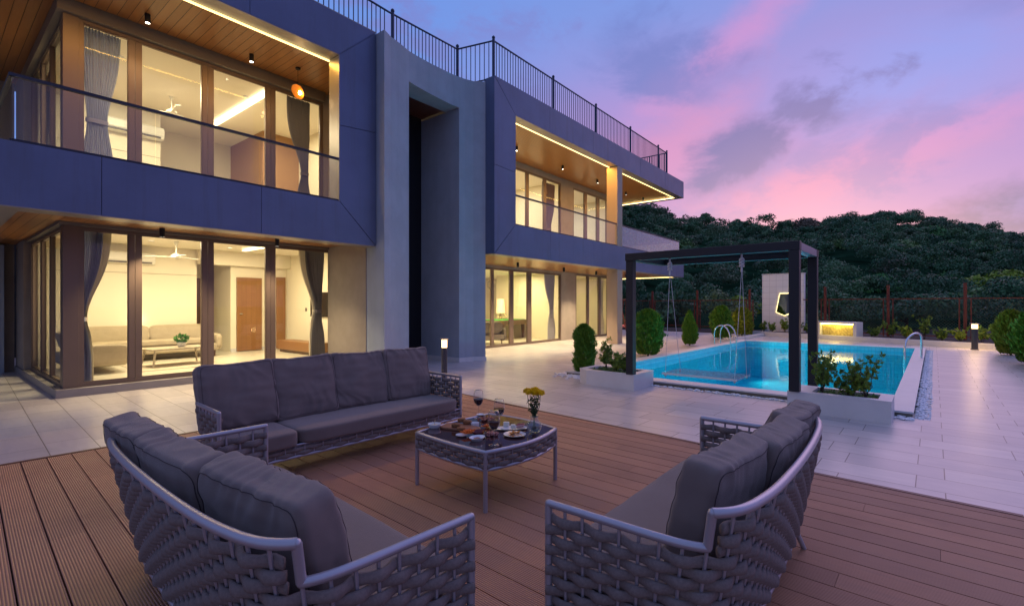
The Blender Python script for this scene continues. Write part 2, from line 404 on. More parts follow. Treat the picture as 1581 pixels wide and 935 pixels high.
# deck boards, clipped to the deck's edge
edge = [(-12, 4.84), (-.47, 4.84), (.80, 4.88), (1.5, 5.06), (1.88, 5.12), (4.09, 5.24), (5.84, 5.39), (6.41, 5.42)]
def ex(q):
    for (a, x0), (b_, x1) in zip(edge, edge[1:]):
        if q <= b_: return x0 + (x1 - x0) * (q - a) / (b_ - a)
    return edge[-1][1]
dk_ = MB(); k = -40
qs = [-6, -3, -.47, .8, 1.5, 1.88, 3, 4.09, 5, 5.84, 6.40]
while k * .176 < 5.5:
    x0, x1 = k * .176 + .004, (k + 1) * .176 - .004
    off = (k * .83) % 2.9
    cuts = sorted(set(qs + [j * 2.9 - off for j in range(-2, 4) if -6 < j * 2.9 - off < 6.4]))
    for a, b_ in zip(cuts, cuts[1:]):
        xa, xb = min(x1, ex(a)), min(x1, ex(b_))
        if xa <= x0 + .004 or xb <= x0 + .004: continue
        jt = any(abs(a - (j * 2.9 - off)) < 1e-6 for j in range(-2, 4)); a2 = a + (.002 if jt else 0)
        dk_.prism([(x0, a2), (xa, a2), (xb, b_), (x0, b_)], .006, .030)
    k += 1
ul = MB(); ul.prism([(-7, -6), (4.83, -6), (4.83, .8), (5.05, 1.6), (5.37, 5.84), (5.40, 6.40), (-7, 6.40)], .0035, .0055); st(pobj(ul.build('deck_gap_shade', mat('gap_shade_black', (.008, .006, .006), .9))))  # added near-black sheet, stands in for the shade between the deck boards
deck = dk_.build('deck', M_deck); st(pobj(deck))
tr = MB(); pl = [(e, q) for q, e in edge if q > -11] + [(5.42, 6.41)]
for (x0, y0), (x1, y1) in zip(pl, pl[1:]):
    if abs(y1 - y0) > 1e-6: tr.prism([(x0 + .002, y0), (x0 + .045, y0), (x1 + .045, y1), (x1 + .002, y1)], .001, .034)
tr.box(-7, 5.45, 6.412, 6.455, .001, .034)
st(pobj(tr.build('deck_edging', mat('deck_edging_dark', (.12, .048, .04), .5))))
# ---- pool
pb = MB()
zb = -1.35
pb.add([(PX0, PY0, zb), (PX1, PY0, zb), (PX1, PY1, zb), (PX0, PY1, zb)], [(0, 1, 2, 3)])
st(pobj(pb.build('pool_floor', M_poolfl)))
pw = MB(); zt = .05
for (a, b_) in (((PX0, PY0), (PX1, PY0)), ((PX1, PY0), (PX1, PY1)), ((PX1, PY1), (PX0, PY1)), ((PX0, PY1), (PX0, PY0))):
    pw.add([(a[0], a[1], zb), (b_[0], b_[1], zb), (b_[0], b_[1], zt), (a[0], a[1], zt)], [(3, 2, 1, 0)])
st(pobj(pw.build('pool_wall', M_pool)))
cp = MB()
rects(cp, [(8.26, 20.85, .2, PY0 + .01), (8.5, PX0 + .01, PY0 + .012, 5.93), (PX0 + .012, 20.85, PY1 - .01, 5.93), (PX1 - .01, 20.85, PY0 + .012, PY1 - .012)], .055, .082)
st(pobj(cp.build('pool_coping', M_stone, bevel=.004)))
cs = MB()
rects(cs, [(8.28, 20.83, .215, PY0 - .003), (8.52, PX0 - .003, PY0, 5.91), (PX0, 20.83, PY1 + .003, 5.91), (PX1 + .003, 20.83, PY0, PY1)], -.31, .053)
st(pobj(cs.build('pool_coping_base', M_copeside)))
wt = MB(); nx, ny = 2, 2
wt.add([(PX0 + .001, PY0 + .001, -.055), (PX1 - .001, PY0 + .001, -.055), (PX1 - .001, PY1 - .001, -.055), (PX0 + .001, PY1 - .001, -.055)], [(0, 1, 2, 3)])
st(pobj(wt.build('water', M_water)))
M_pl = emit('pool_light_lens', (.55, .98, 1), 5)
def pool_light(p, q, dx, dy, label):
    t_ = thing('pool_light', label, 'pool light', (p, q, -.5), 0, 'underwater lights in the pool walls', True)
    rot = (0, R(90), math.atan2(dy, dx))
    mb = MB(); mb.lathe([(.0, .012), (.075, .012), (.085, 0)], 16); mb.build('lens', M_pl, t_, rot=rot)
    mb = MB(); mb.lathe([(.085, 0), (.105, 0), (.105, .014), (.086, .014)], 16); mb.build('bezel', M_chrome, t_, rot=rot)
    light('SPOT', (dx * .03, dy * .03, 0), 250 if dy < 0 else 130, (.46, 1, .93), .08, rot=(R(98) if dy > 0 else R(-98), 0, 0), spot=150, parent=t_, blend=1)
for i, p in enumerate((11.2, 13.6, 16.4, 19.2)):
    pool_light(p, PY1 - .004, 0, -1, ('underwater light on the left pool wall, nearest the planter with the black post', 'second underwater light from the near end of the left pool wall', 'underwater light on the left pool wall before the curved ladder', 'underwater light in the far corner of the left pool wall behind the ladder')[i])
for i, p in enumerate((11.0, 14.0, 17.4)):
    pool_light(p, PY0 + .004, 0, 1, ('underwater light on the right pool wall behind the planter', 'underwater light midway along the right pool wall', 'underwater light on the right pool wall below the steel handrail')[i])
# ---- pebbles
ico = bmesh.new(); bmesh.ops.create_icosphere(ico, subdivisions=2, radius=1)
IV = np.array([v.co[:] for v in ico.verts]); IF = np.array([[v.index for v in f.verts] for f in ico.faces]); ico.free()
def pebbles(name, spots, label, seed, pool=True):
    rg = np.random.RandomState(seed); V = []; F = []; n = 0
    for x, y, z, r in spots:
        sc3 = r * np.array([1.25, .85, .55]) * rg.uniform(.75, 1.25, 3); a = rg.uniform(0, 6.3)
        v = IV * sc3; v = v + .18 * r * np.sin(v * 3 / r + rg.uniform(0, 6, 3))
        v = np.c_[v[:, 0] * math.cos(a) - v[:, 1] * math.sin(a), v[:, 0] * math.sin(a) + v[:, 1] * math.cos(a), v[:, 2]] + [x, y, z]
        V.append(v); F.append(IF + n); n += len(v)
    o = npmesh(name, np.concatenate(V), np.concatenate(F), M_pebble, None, True)
    tag(o, label, 'pebbles', kind='stuff'); return pobj(o) if pool else o
rg = np.random.RandomState(3)
sp = []
p = 8.27
while p < 20.9:
    for q in np.arange(.045, .19, .034):
        sp.append((p + rg.uniform(-.018, .018), q + rg.uniform(-.012, .012), -.012 + rg.uniform(-.008, .012), rg.uniform(.018, .026)))
    p += .042
pebbles('pebble_strip', sp, 'long strip of white pebbles beside the right coping of the pool', 1)
st(pobj(MB().box(8.25, 21, .03, .2, -.3, -.025).build('pebble_channel', M_soil)))
sp = [(8.42 + rg.uniform(-.05, .05), q + rg.uniform(-.02, .02), .008, rg.uniform(.018, .034)) for q in np.arange(1.5, 3.95, .024)]
sp += [(8.2 + rg.uniform(-.12, .12), .3 + rg.uniform(-.1, .1), .008, rg.uniform(.018, .03)) for _ in range(26)]
pebbles('loose_pebbles', sp, 'white pebbles scattered at the foot of the near pool coping', 2)
sp = [(8.55 + rg.normal(0, .2), 5.62 + rg.normal(0, .22), .012, rg.uniform(.02, .034)) for _ in range(190)]
pebbles('pebble_ring', sp, 'white pebbles round the foot of the conical shrub by the corner planter', 3)
# ---- kerb, planting bed
kd = [(22.0, -2.6), (25.55, 6.7)]
kerb = MB()
def obl(mb, a, b_, w0, w1, z0, z1):
    d = Vector((b_[0] - a[0], b_[1] - a[1])).normalized(); n = Vector((d.y, -d.x))
    mb.prism([(a[0] + n.x * w0, a[1] + n.y * w0), (a[0] + n.x * w1, a[1] + n.y * w1), (b_[0] + n.x * w1, b_[1] + n.y * w1), (b_[0] + n.x * w0, b_[1] + n.y * w0)][::-1], z0, z1)
obl(kerb, kd[0], kd[1], 0, .16, -.1, .20)
kerb.box(21.0, 25.35, 6.12, 6.28, -.1, .12)
st(pobj(kerb.build('kerb', M_stone, bevel=.006)))
bed = MB(); obl(bed, (21.0, -5.2), kd[1], .165, 3.6, -.3, .15); bed.box(26.31, 30, 6.75, 30, -.3, .04)
st(pobj(bed.build('planting_bed', M_soil)))

# ================================================================ VILLA
V = thing('house', 'modern two-storey villa with blue-grey panel fascias, warm lit windows and roof railing', 'house', (0, 0, 0))
BL, BR = 8.70, 8.35
G = .004
def polys(name, L, y0, y1, m, bevel=0.): 
    mb = MB()
    for pl_ in L: mb.prism(pl_, y0, y1, 'y')
    return mb.build(name, m, V, bevel=bevel)
# left fascia panels (front skin, with open joints over a dark backing)
zb0, zb1, zt0, zt1 = 2.745, 3.56, 6.487, 7.28
xj, xe, xl = 5.31, 6.165, -1.6
P = []
def seg(xs, z0, z1):
    for a, b_ in zip(xs, xs[1:]): P.append([(a + G, z0), (b_ - G, z0), (b_ - G, z1), (a + G, z1)])
seg([xl, .05, 1.636], zb0, zb1); seg([1.636, 3.80], zb0, zb1)
P.append([(3.80 + G, zb0), (xe - .012, zb0), (xj - .008, zb1), (3.80 + G, zb1)])
P.append([(xe, zb0 + .012), (xe, 5.15), (xj, 5.07), (xj, zb1 + .008)])
P.append([(xe, 5.162), (xe, zt1 - .012), (xj, zt0 - .008), (xj, 5.082)])
P.append([(3.61 + G, zt0), (xj - .008, zt0), (xe - .012, zt1), (3.61 + G, zt1)])
seg([xl, 1.2, 3.61], zt0, zt1)
polys('fascia', P, BL, BL + .03, M_fascia)
bk = MB(); bk.box(xl, xe, BL + .032, BL + .36, zb0 + .01, zb1 - .004); bk.box(xl, xe, BL + .032, BL + .36, zt0 + .01, zt1 - .004)
bk.box(xj + .003, xe, BL + .032, BL + .36, zb1 - .004, zt0 + .01)
bk.build('fascia_core', M_fascia, V)
lp = MB(); lp.box(xl, xe - .003, BL + .001, BL + .38, zb0 - .012, zb0 - .002); lp.box(xl, xj - .004, BL + .001, BL + .34, zt0 - .014, zt0 - .004)
lp.box(xj - .012, xj - .002, BL + .002, BL + .36, zb1, zt0 - .016); lp.box(xl, xe, BL + .0, BL + .40, zt1 + .002, zt1 + .02)
lp.build('fascia_trim', M_lip, V)
# right fascia
rb0, rb1, rt0, rt1 = 2.852, 3.724, 6.772, 7.56
ra, rj, rz_ = 9.61, 10.515, 23.89
P = []
P.append([(ra + .012, rb0), (12.23 - G, rb0), (12.23 - G, rb1), (rj + .008, rb1)])
seg([12.23, 14.92, 19.06, 21.6, rz_], rb0, rb1)
P.append([(ra, rb0 + .012), (rj, rb1 + .008), (rj, 5.17), (ra, 5.21)]); P.append([(ra, 5.222), (rj, 5.182), (rj, rt0 - .008), (ra, rt1 - .012)])
P.append([(rj + .008, rt0), (12.2 - G, rt0), (12.2 - G, rt1), (ra + .012, rt1)])
seg([12.2, 14.87, 18.81, 21.48, rz_], rt0, rt1)
polys('fascia', P, BR, BR + .03, M_fascia)
bk = MB()
for z0, z1 in ((rb0 + .01, rb1 - .004), (rt0 + .01, rt1 - .004)):
    bk.box(ra + .001, rz_, BR + .032, BR + .36, z0, z1); bk.box(rz_ - .36, rz_ + .001, BR + .362, 14.2, z0, z1)
bk.box(ra + .001, rj - .003, BR + .032, BR + .36, rb1 - .004, rt0 + .01)
bk.build('fascia_core', M_fascia, V)
lp = MB(); lp.box(ra, rz_ - .37, BR + .001, BR + .36, rb0 - .012, rb0 - .002); lp.box(rj + .004, rz_ - .37, BR + .001, BR + .32, rt0 - .014, rt0 - .004)
lp.box(rz_ - .368, rz_, BR + .001, 14.2, rb0 - .012, rb0 - .002); lp.box(rz_ - .33, rz_, BR + .001, 14.2, rt0 - .014, rt0 - .004)
lp.build('fascia_trim', M_lip, V)
# slabs, roof, soffits
sl_ = MB()
sl_.box(xl, 6.16, BL + .365, 17.0, 3.10, 3.40); sl_.box(xl, 6.16, BL + .365, 17.0, 6.75, 7.1)
sl_.box(9.62, 23.5, BR + .365, 16.8, 3.10, 3.42); sl_.box(9.62, 23.5, BR + .365, 16.8, 7.0, 7.3); sl_.box(6.165, 9.615, 9.8, 17, 6.9, 7.1)
sl_.build('roof', M_beige, V)
so1 = MB(); so1.box(.90, 6.16, BL + .385, 10.70, 2.852, 2.87); so1.box(.90, 1.58, 10.70, 15.7, 2.852, 2.87); so1.build('soffit', M_soffit, V)
so2 = MB(); so2.box(xl, 6.16, BL + .37, 15.7, 6.472, 6.50); so2.build('soffit', M_soffit, V)
b2 = MB(); b2.box(xl, .895, BL + .385, 15.7, 2.80, 2.85); b2.build('soffit_border', M_lip, V)
so3 = MB(); so3.box(rj - .5, 23.5, BR + .37, 13.8, 6.80, 6.82); so3.build('soffit', M_soffitR, V)
so4 = MB(); so4.box(9.62, 23.5, BR + .37, 13.8, 2.875, 2.89); so4.build('soffit', M_soffitR, V)
bf = MB(); bf.box(xl, 6.16, BL + .38, 10.6, 3.405, 3.46); bf.box(xl, 1.40, 10.6, 15.7, 3.405, 3.46); bf.box(9.62, 23.5, BR + .38, 11.05, 3.425, 3.5); bf.box(21.9, 23.5, 11.05, 13.8, 3.425, 3.5)
bf.build('balcony_floor', M_stone, V)
# LED strips
def strip(boxes, name='led_strip', m=None):
    mb = MB()
    for b_ in boxes: mb.box(*b_)
    mb.build(name, m or M_strip, V)
strip([(xl, 5.295, BL + .343, BL + .368, 6.440, 6.470)])
strip([(rj + .01, 16.70, BR + .33, BR + .358, 6.742, 6.775)])
strip([(17.25, 23.50, BR + .33, BR + .358, 6.742, 6.775), (23.47, 23.50, BR + .36, 13.7, 6.742, 6.775)])
strip([(23.46, 23.50, BR + .36, 13.7, 2.838, 2.868)])
for a_, y_, z_, L_, e_ in ((2.8, BL + .41, 6.43, 5., 75), (13.6, BR + .40, 6.735, 6.1, 185), (20.4, BR + .40, 6.735, 6.2, 170)):
    light('AREA', (a_, y_, z_), e_, (1, .50, .08), L_, size_y=.03, parent=V)
light('AREA', (23.46, 11.1, 6.76), 30, (1, .66, .25), .03, size_y=5., parent=V)
light('AREA', (23.46, 11.1, 2.84), 22, (1, .66, .25), .03, size_y=5., parent=V)
# tower
TC = [(6.18, 8.43), (6.45, 8.57), (6.75, 8.66), (7.12, 8.79), (7.36, 8.84), (7.8, 8.90), (8.16, 8.93), (8.6, 8.96), (8.90, 8.95), (9.1, 8.93), (9.35, 8.87), (9.60, 8.66)]
tz = lambda a: 7.27 + .20 * (a - 6.18) / 3.4
tw = MB()
def pier(pts, back, z0, ztop=None):
    n = len(pts); out = pts + [(pts[-1][0], back), (pts[0][0], back)]
    N = len(out); vs = [(x, y, z0) for x, y in out] + [(x, y, ztop(x)) for x, y in out]
    tw.add(vs, [tuple(range(N - 1, -1, -1)), tuple(range(N, 2 * N))] + [(i, (i + 1) % N, N + (i + 1) % N, N + i) for i in range(N)])
pier(TC[:4], 10.62, 0, lambda x: 6.625); pier(TC[8:], 11.02, 0, lambda x: 6.625)
pier(TC[:9], 9.45, 6.626, tz); pier(TC[8:], 9.45, 6.626, tz)
tw.build('tower', M_tower, V)
sk = MB()
sk.prism([(x, y) for x, y in [(9.62, 8.64), (9.36, 8.85), (9.1, 8.91), (8.885, 8.93), (8.885, 10.5)]][::-1] + [(8.9, 10.5), (8.9, 8.95), (9.1, 8.93), (9.35, 8.87), (9.60, 8.66)], .0, .11)
sk.build('skirting', M_stone, V)
ts = MB(); ts.box(7.12, 8.9, 9.45, 10.6, 6.69, 6.72); ts.build('tower_soffit', M_soffitT, V)
td = MB(); td.box(7.12, 8.9, 10.45, 10.55, 0, 6.69); td.build('entrance_screen', mat('dark_glazing', (.006, .007, .012), .35), V)
eh = MB(); eh.tube([(7.9, 10.42, 1.7), (7.9, 10.42, 3.3)], .012, 6); eh.build('door_handle', M_chrome, V)
# outer walls
for b_ in ((6.05, 6.165, 10.6, 10.75, 2.9, 7.1), (6.28, 6.38, 10.60, 10.75, 0, 2.86), (6.165, 6.21, BL + .365, 10.6, 0, 7.2), (-3.6, 1.40, 15.55, 15.75, 0, 6.5), (1.42, 1.54, 14.3, 15.5, .14, 6.47)):
    MB().box(*b_).build('wall', M_beige, V)
wr = MB()
wr.box(16.98, 18.14, 11.05, 11.2, 0, 2.875); wr.box(21.22, 22.0, 11.05, 11.2, 0, 2.875)
wr.box(16.97, 17.92, 11.05, 11.2, 3.5, 6.80); wr.box(21.1, 22.0, 11.05, 11.2, 3.5, 6.80)
wr.box(10.0, 16.96, 11.052, 11.19, 6.57, 6.80); wr.box(17.925, 21.09, 11.052, 11.19, 6.57, 6.80)
wr.box(10.0, 16.975, 11.052, 11.19, 2.78, 2.875); wr.box(18.145, 21.215, 11.052, 11.19, 2.84, 2.875)
wr.box(22.003, 22.1, 11.05, 17.2, 0, 2.875); wr.box(22.003, 22.1, 11.05, 16.2, 3.5, 6.8)
wr.build('wall', M_beige, V)
# corner column
pc = MB(); pc.box(16.72, 17.14, BR + .002, 8.80, 0, 2.83); pc.box(16.72, 17.14, BR + .002, 8.80, rb1 + .002, rt0 - .02); pc.build('column', M_lip if False else mat('column_paint', (.36, .265, .20), .5), V, bevel=.004)
# plinth under the left glazing
pt = MB(); pt.prism([(1.40, 10.47), (6.17, 10.47), (6.17, 10.62), (1.55, 10.62), (1.55, 15.5), (1.40, 15.5)], 0, .13); pt.build('plinth', mat('plinth_stone', (.26, .24, .24), .5, 0, .1, 4), V, bevel=.004)
# windows: frame with panes as sub-parts
def window(x0, x1, z0, z1, y, mull, fw=.055, axis='x', sash=True, dep=.10):
    """one glazed opening; mull = list of (from, to) mullion pairs"""
    mb = MB()
    def bx(a, b_, c, d, e=0, ff=0):
        if axis == 'x': mb.box(a, b_, y - ff, y + dep + ff, c, d)
        else: mb.box(y - ff, y + dep + ff, a, b_, c, d)
    bx(x0, x1, z0, z0 + fw); bx(x0, x1, z1 - fw, z1)
    bx(x0, x0 + fw, z0 + fw, z1 - fw); bx(x1 - fw, x1, z0 + fw, z1 - fw)
    for a, b_ in mull: bx(a, (a + b_) / 2 - .004, z0 + fw, z1 - fw, ff=-.012); bx((a + b_) / 2 + .004, b_, z0 + fw, z1 - fw, ff=-.018)
    fr = mb.build('window', M_frame, V)
    xs = [x0 + fw] + [c for ab in mull for c in ab] + [x1 - fw]
    for i in range(0, len(xs), 2):
        a, b_ = xs[i], xs[i + 1]; zz0, zz1 = z0 + fw, z1 - fw
        sb = MB(); s_ = .016
        def sx(a1, b1, c1, d1):
            if axis == 'x': sb.box(a1, b1, y + .022, y + dep - .03, c1, d1)
            else: sb.box(y + .022, y + dep - .03, a1, b1, c1, d1)
        sx(a + .002, b_ - .002, zz0, zz0 + s_ + .01); sx(a + .002, b_ - .002, zz1 - s_, zz1); sx(a + .002, a + s_, zz0 + s_ + .01, zz1 - s_); sx(b_ - s_, b_ - .002, zz0 + s_ + .01, zz1 - s_)
        sb.build('sash', M_frame, fr)
        pn = MB(); yy = y + .045
        if axis == 'x': pn.add([(a + .03, yy, zz0 + .03), (b_ - .03, yy, zz0 + .03), (b_ - .03, yy, zz1 - .03), (a + .03, yy, zz1 - .03)], [(0, 1, 2, 3)])
        else: pn.add([(yy, a + .03, zz0 + .03), (yy, b_ - .03, zz0 + .03), (yy, b_ - .03, zz1 - .03), (yy, a + .03, zz1 - .03)], [(0, 3, 2, 1)])
        pn.build('pane', M_pane, fr)
    return fr
mL = [(2.37, 2.545), (3.52, 3.71), (4.74, 4.925)]
window(1.70, 6.27, .132, 2.80, 10.6, mL)
window(1.70, 6.04, 3.46, 6.25, 10.6, mL)
window(10.80, 14.2, .132, 2.80, 1.52, [(12.0, 12.12), (13.0, 13.15)], axis='y')
window(10.80, 14.2, 3.46, 6.25, 1.52, [(12.0, 12.12), (13.0, 13.15)], axis='y')
cpst = MB(); cpst.box(1.50, 1.698, 10.58, 10.798, .132, 2.80); cpst.box(1.50, 1.698, 10.58, 10.798, 3.46, 6.25); cpst.build('corner_post', M_frame, V, bevel=.003)
hd = MB(); hd.box(1.44, 6.27, 10.54, 10.72, 2.802, 2.851); hd.box(1.44, 1.6, 10.72, 14.3, 2.802, 2.851); hd.build('lintel', mat('lintel_grey', (.16, .14, .12), .5), V); hd = MB()
hd.box(1.42, 6.04, 10.50, 10.72, 6.252, 6.47); hd.box(1.42, 1.6, 10.72, 14.3, 6.252, 6.47); hd.build('lintel', mat('lintel_grey', (.16, .14, .12), .5), V)
window(10.0, 16.975, .01, 2.78, 11.05, [(11.3, 11.45), (12.57, 12.70), (13.60, 13.80), (14.66, 14.91)], .05)
window(18.145, 21.215, .01, 2.84, 11.05, [(19.15, 19.32), (20.23, 20.42)], .05)
window(10.6, 16.96, 3.5, 6.57, 11.05, [(12.9, 13.06), (14.58, 14.74), (15.74, 15.91)], .05)
window(17.925, 21.09, 3.5, 6.57, 11.05, [(18.92, 19.15), (20.05, 20.30)], .05)
# glass balustrades
def balustrade(pts, z0, z1, seams, label=None):
    rl = MB(); path = [(x, y, z1) for x, y in pts]
    for a, b_ in zip(path, path[1:]):
        d = Vector(b_) - Vector(a); L = d.length; M = Matrix.Translation(a) @ d.to_track_quat('X', 'Z').to_matrix().to_4x4()
        rl.box(-.024, L + .024, -.025, .025, -.02, .022, M); rl.box(0, L, -.02, .02, z0 - z1 - .03, z0 - z1 + .02, M)
    r = rl.build('balcony_railing', mat('handrail_dark', (.03, .035, .05), .4, .5), V)
    for a, b_ in zip(pts, pts[1:]):
        d = Vector((b_[0] - a[0], b_[1] - a[1])); L = d.length; n = max(1, round(L / seams)); d.normalize()
        for i in range(n):
            s0, s1 = L * i / n + .006, L * (i + 1) / n - .006
            A = (a[0] + d.x * s0, a[1] + d.y * s0); B = (a[0] + d.x * s1, a[1] + d.y * s1); nn = (-d.y * .006, d.x * .006)
            g_ = MB(); g_.prism([A, B, (B[0] + nn[0], B[1] + nn[1]), (A[0] + nn[0], A[1] + nn[1])], z0, z1 - .02)
            g_.build('glass_panel', M_rglass, r)
balustrade([(.76, 14.8), (.76, BL + .03), (5.29, BL + .03)], 3.575, 4.40, 1.5)
balustrade([(10.53, BR + .05), (16.71, BR + .05)], 3.74, 4.56, 2.06)
M_rg0 = M_rglass; M_rglass = glass('railing_glass_sky_haze', (.80, .86, .92), 1.5, 2.2, .12, haze=.16)  # pale haze and cool tint stand in for sky reflected in the end panels
balustrade([(17.16, BR + .05), (23.40, BR + .05), (23.40, 13.6)], 3.74, 4.56, 1.25)
M_rglass = M_rg0
# roof railing
def roof_rail(pts, z0s, h, posts):
    rl = MB(); bal = MB()
    for (a, b_, za, zb_) in zip(pts, pts[1:], z0s, z0s[1:]):
        A, B = Vector((a[0], a[1], za)), Vector((b_[0], b_[1], zb_)); L = (B - A).length
        rl.tube([A + Vector((0, 0, h)), B + Vector((0, 0, h))], .024, 6); rl.tube([A + Vector((0, 0, .05)), B + Vector((0, 0, .05))], .02, 6)
        n = int(L / .118)
        for i in range(1, n): 
            p_ = A.lerp(B, i / n); bal.tube([p_ + Vector((0, 0, .05)), p_ + Vector((0, 0, h))], .012, 5, cap=False)
    r = rl.build('roof_railing', M_rail, V, smooth=50)
    bal.build('baluster_row', M_rail, r)
    for x, y, z in posts:
        ps = MB(); ps.lathe([(.04, 0), (.04, h + .06), (.028, h + .065), (.028, h + .085), (.045, h + .09), (.045, h + .12), (.02, h + .15), (0, h + .15)], 10, (x, y, z - .02))
        ps.build('post', M_rail, r, smooth=40)
roof_rail([(-1.6, 8.95), (6.9, 9.25)], [7.24, 7.24], 1.05, [(-.5, 8.98, 7.24), (3.6, 9.12, 7.24)])
roof_rail([(6.9, 9.25), (9.30, 9.42), (9.71, BR + .12), (21.98, BR + .12), (21.98, 13.6)], [7.24, 7.42, 7.50, 7.50, 7.50], 1.05,
          [(7.02, 9.26, 7.24), (9.30, 9.42, 7.42), (9.71, BR + .12, 7.5), (12.56, BR + .12, 7.5), (15.28, BR + .12, 7.5), (18.1, BR + .12, 7.5), (20.97, BR + .12, 7.5), (21.98, BR + .12, 7.5), (21.98, 11.2, 7.5)])
dk2 = MB(); dk2.box(xl, 6.1, 9.08, 16, 7.11, 7.2); dk2.box(9.7, 23.5, 8.72, 16, 7.32, 7.42); dk2.build('roof_terrace', M_stone, V)
# ================================================================ ROOMS
def room(x0, x1, y0, y1, z0, z1, left=True, right=True, floor=M_roomfloor):
    mb = MB(); mb.box(x0, x1, y1, y1 + .1, z0, z1)
    if left: mb.box(x0 - .1, x0, y0, y1, z0, z1)
    if right: mb.box(x1, x1 + .1, y0, y1, z0, z1)
    mb.build('room_wall', M_room, V)
    f = MB(); f.box(x0, x1, y0, y1, z0 - .03, z0); f.build('room_floor', floor, V)
    c = MB(); c.box(x0, x1, y0, y1, z1, z1 + .03); c.build('room_ceiling', M_ceil, V)
room(1.62, 7.4, 10.70, 16.6, .12, 3.02, left=False)
rw = MB(); rw.box(1.6, 1.68, 14.2, 16.6, .12, 3.02); rw.box(1.68, 4.9, 15.2, 16.6, .12, 3.02); rw.box(5.75, 7.4, 15.15, 16.6, .12, 3.02); rw.box(4.9, 7.4, 14.9, 15.15, 2.62, 3.02); rw.box(1.68, 7.4, 10.71, 10.9, 2.86, 3.02)
rw.build('room_wall', M_room, V)
room(1.62, 7.2, 10.70, 16.2, 3.48, 6.40, left=False)
rw = MB(); rw.box(1.6, 1.68, 14.2, 16.2, 3.48, 6.4); rw.box(1.68, 3.9, 14.6, 16.2, 3.48, 6.4); rw.build('room_wall', M_room, V)
rw = MB(); rw.box(6.15, 7.2, 14.0, 16.2, 3.48, 6.398); rw.build('room_panel', mat('tan_panel', (.36, .20, .10), .5), V)
room(9.7, 21.9, 11.20, 17.0, .01, 2.86); room(9.7, 21.9, 11.20, 16.0, 3.49, 6.75)
rw = MB(); rw.box(17.3, 17.42, 11.2, 16.0, 3.49, 6.75); rw.box(17.4, 17.5, 11.2, 15.0, .01, 2.86); rw.build('partition', M_room, V)
# living-room doors, wardrobe joints, ceiling tray light
d1 = MB(); d1.box(5.0, 5.62, 16.54, 16.59, .12, 2.3); d1.build('door', M_doord, V)
d2 = MB(); d2.box(5.90, 6.60, 15.08, 15.14, .14, 2.30); dd = d2.build('door', plank('door_veneer', (.30, .14, .05), (.22, .10, .035), .14, .35, 0, .01), V)
hk = MB(); hk.box(5.95, 6.03, 15.03, 15.05, 1.22, 1.24); hk.build('handle', M_chrome, dd)
d3 = MB(); d3.box(7.05, 7.32, 15.08, 15.14, .14, 2.35); d3.build('door', M_door, V)
ln = mat('joint_line', (.35, .30, .22), .7)
jl = MB(); jl.box(1.7, 4.9, 15.192, 15.199, 2.30, 2.312); jl.box(1.72, 3.9, 14.592, 14.599, 5.2, 5.21)
for x in (2.2, 2.75, 3.3): jl.box(x, x + .01, 14.592, 14.599, 3.5, 5.2)
jl.build('panel_joint', ln, V)
ct = MB(); ct.box(5.0, 5.12, 11.2, 14.4, 6.33, 6.36); ct.build('cove_light', M_stripw, V)
ct = MB(); ct.box(5.6, 5.7, 11.6, 14.0, 2.96, 2.98); ct.build('cove_light', M_stripw, V)
ct = MB(); ct.box(3.0, 3.9, 11.4, 14.0, 6.34, 6.352) if False else None
# skirting in the living room
ks = MB(); ks.box(5.75, 7.4, 15.13, 15.148, .12, .22); ks.build('skirting', M_stone, V)
# ceiling lamps inside the rooms (lit rooms)
for x, y, z, e, c_ in ((3.2, 12.8, 2.95, 122, WARM), (5.4, 13.0, 2.95, 112, WARM), (3.0, 12.6, 6.33, 112, WARM), (5.6, 12.6, 6.33, 85, WARM),
                       (11.5, 13.2, 2.8, 105, (1, .80, .42)), (14.5, 13.2, 2.8, 115, (1, .80, .42)), (16.2, 12.8, 2.8, 55, (1, .80, .42)), (19.6, 13.0, 2.8, 60, (1, .80, .42)), (12.5, 13.4, 6.7, 95, WARM2), (15.5, 13.0, 6.7, 100, WARM2),
                       (19.5, 13.0, 6.7, 90, (1, .90, .72))):
    light('AREA', (x, y, z), e, c_, 1.1, parent=V)
# small recessed downlights in the ceilings
def recessed(x, y, z, label):
    t_ = thing('recessed_light', label, 'downlight', (x, y, z), 0, 'recessed ceiling lights inside the rooms')
    MB().lathe([(0, -.006), (.045, -.006), (.05, 0)], 14).build('lens', M_spot, t_); MB().lathe([(.05, -.001), (.068, -.001), (.062, -.012), (.05, -.012)], 14).build('rim', M_white, t_)
recessed(3.53, 13.9, 3.018, 'recessed light in the living room ceiling beside the fan'); recessed(5.29, 14.0, 3.018, 'recessed light in the living room ceiling above the doors')
recessed(2.55, 12.0, 6.398, 'recessed light in the upper room ceiling beside the curtain'); recessed(4.9, 12.0, 6.398, 'recessed light in the upper room ceiling before the cove light')
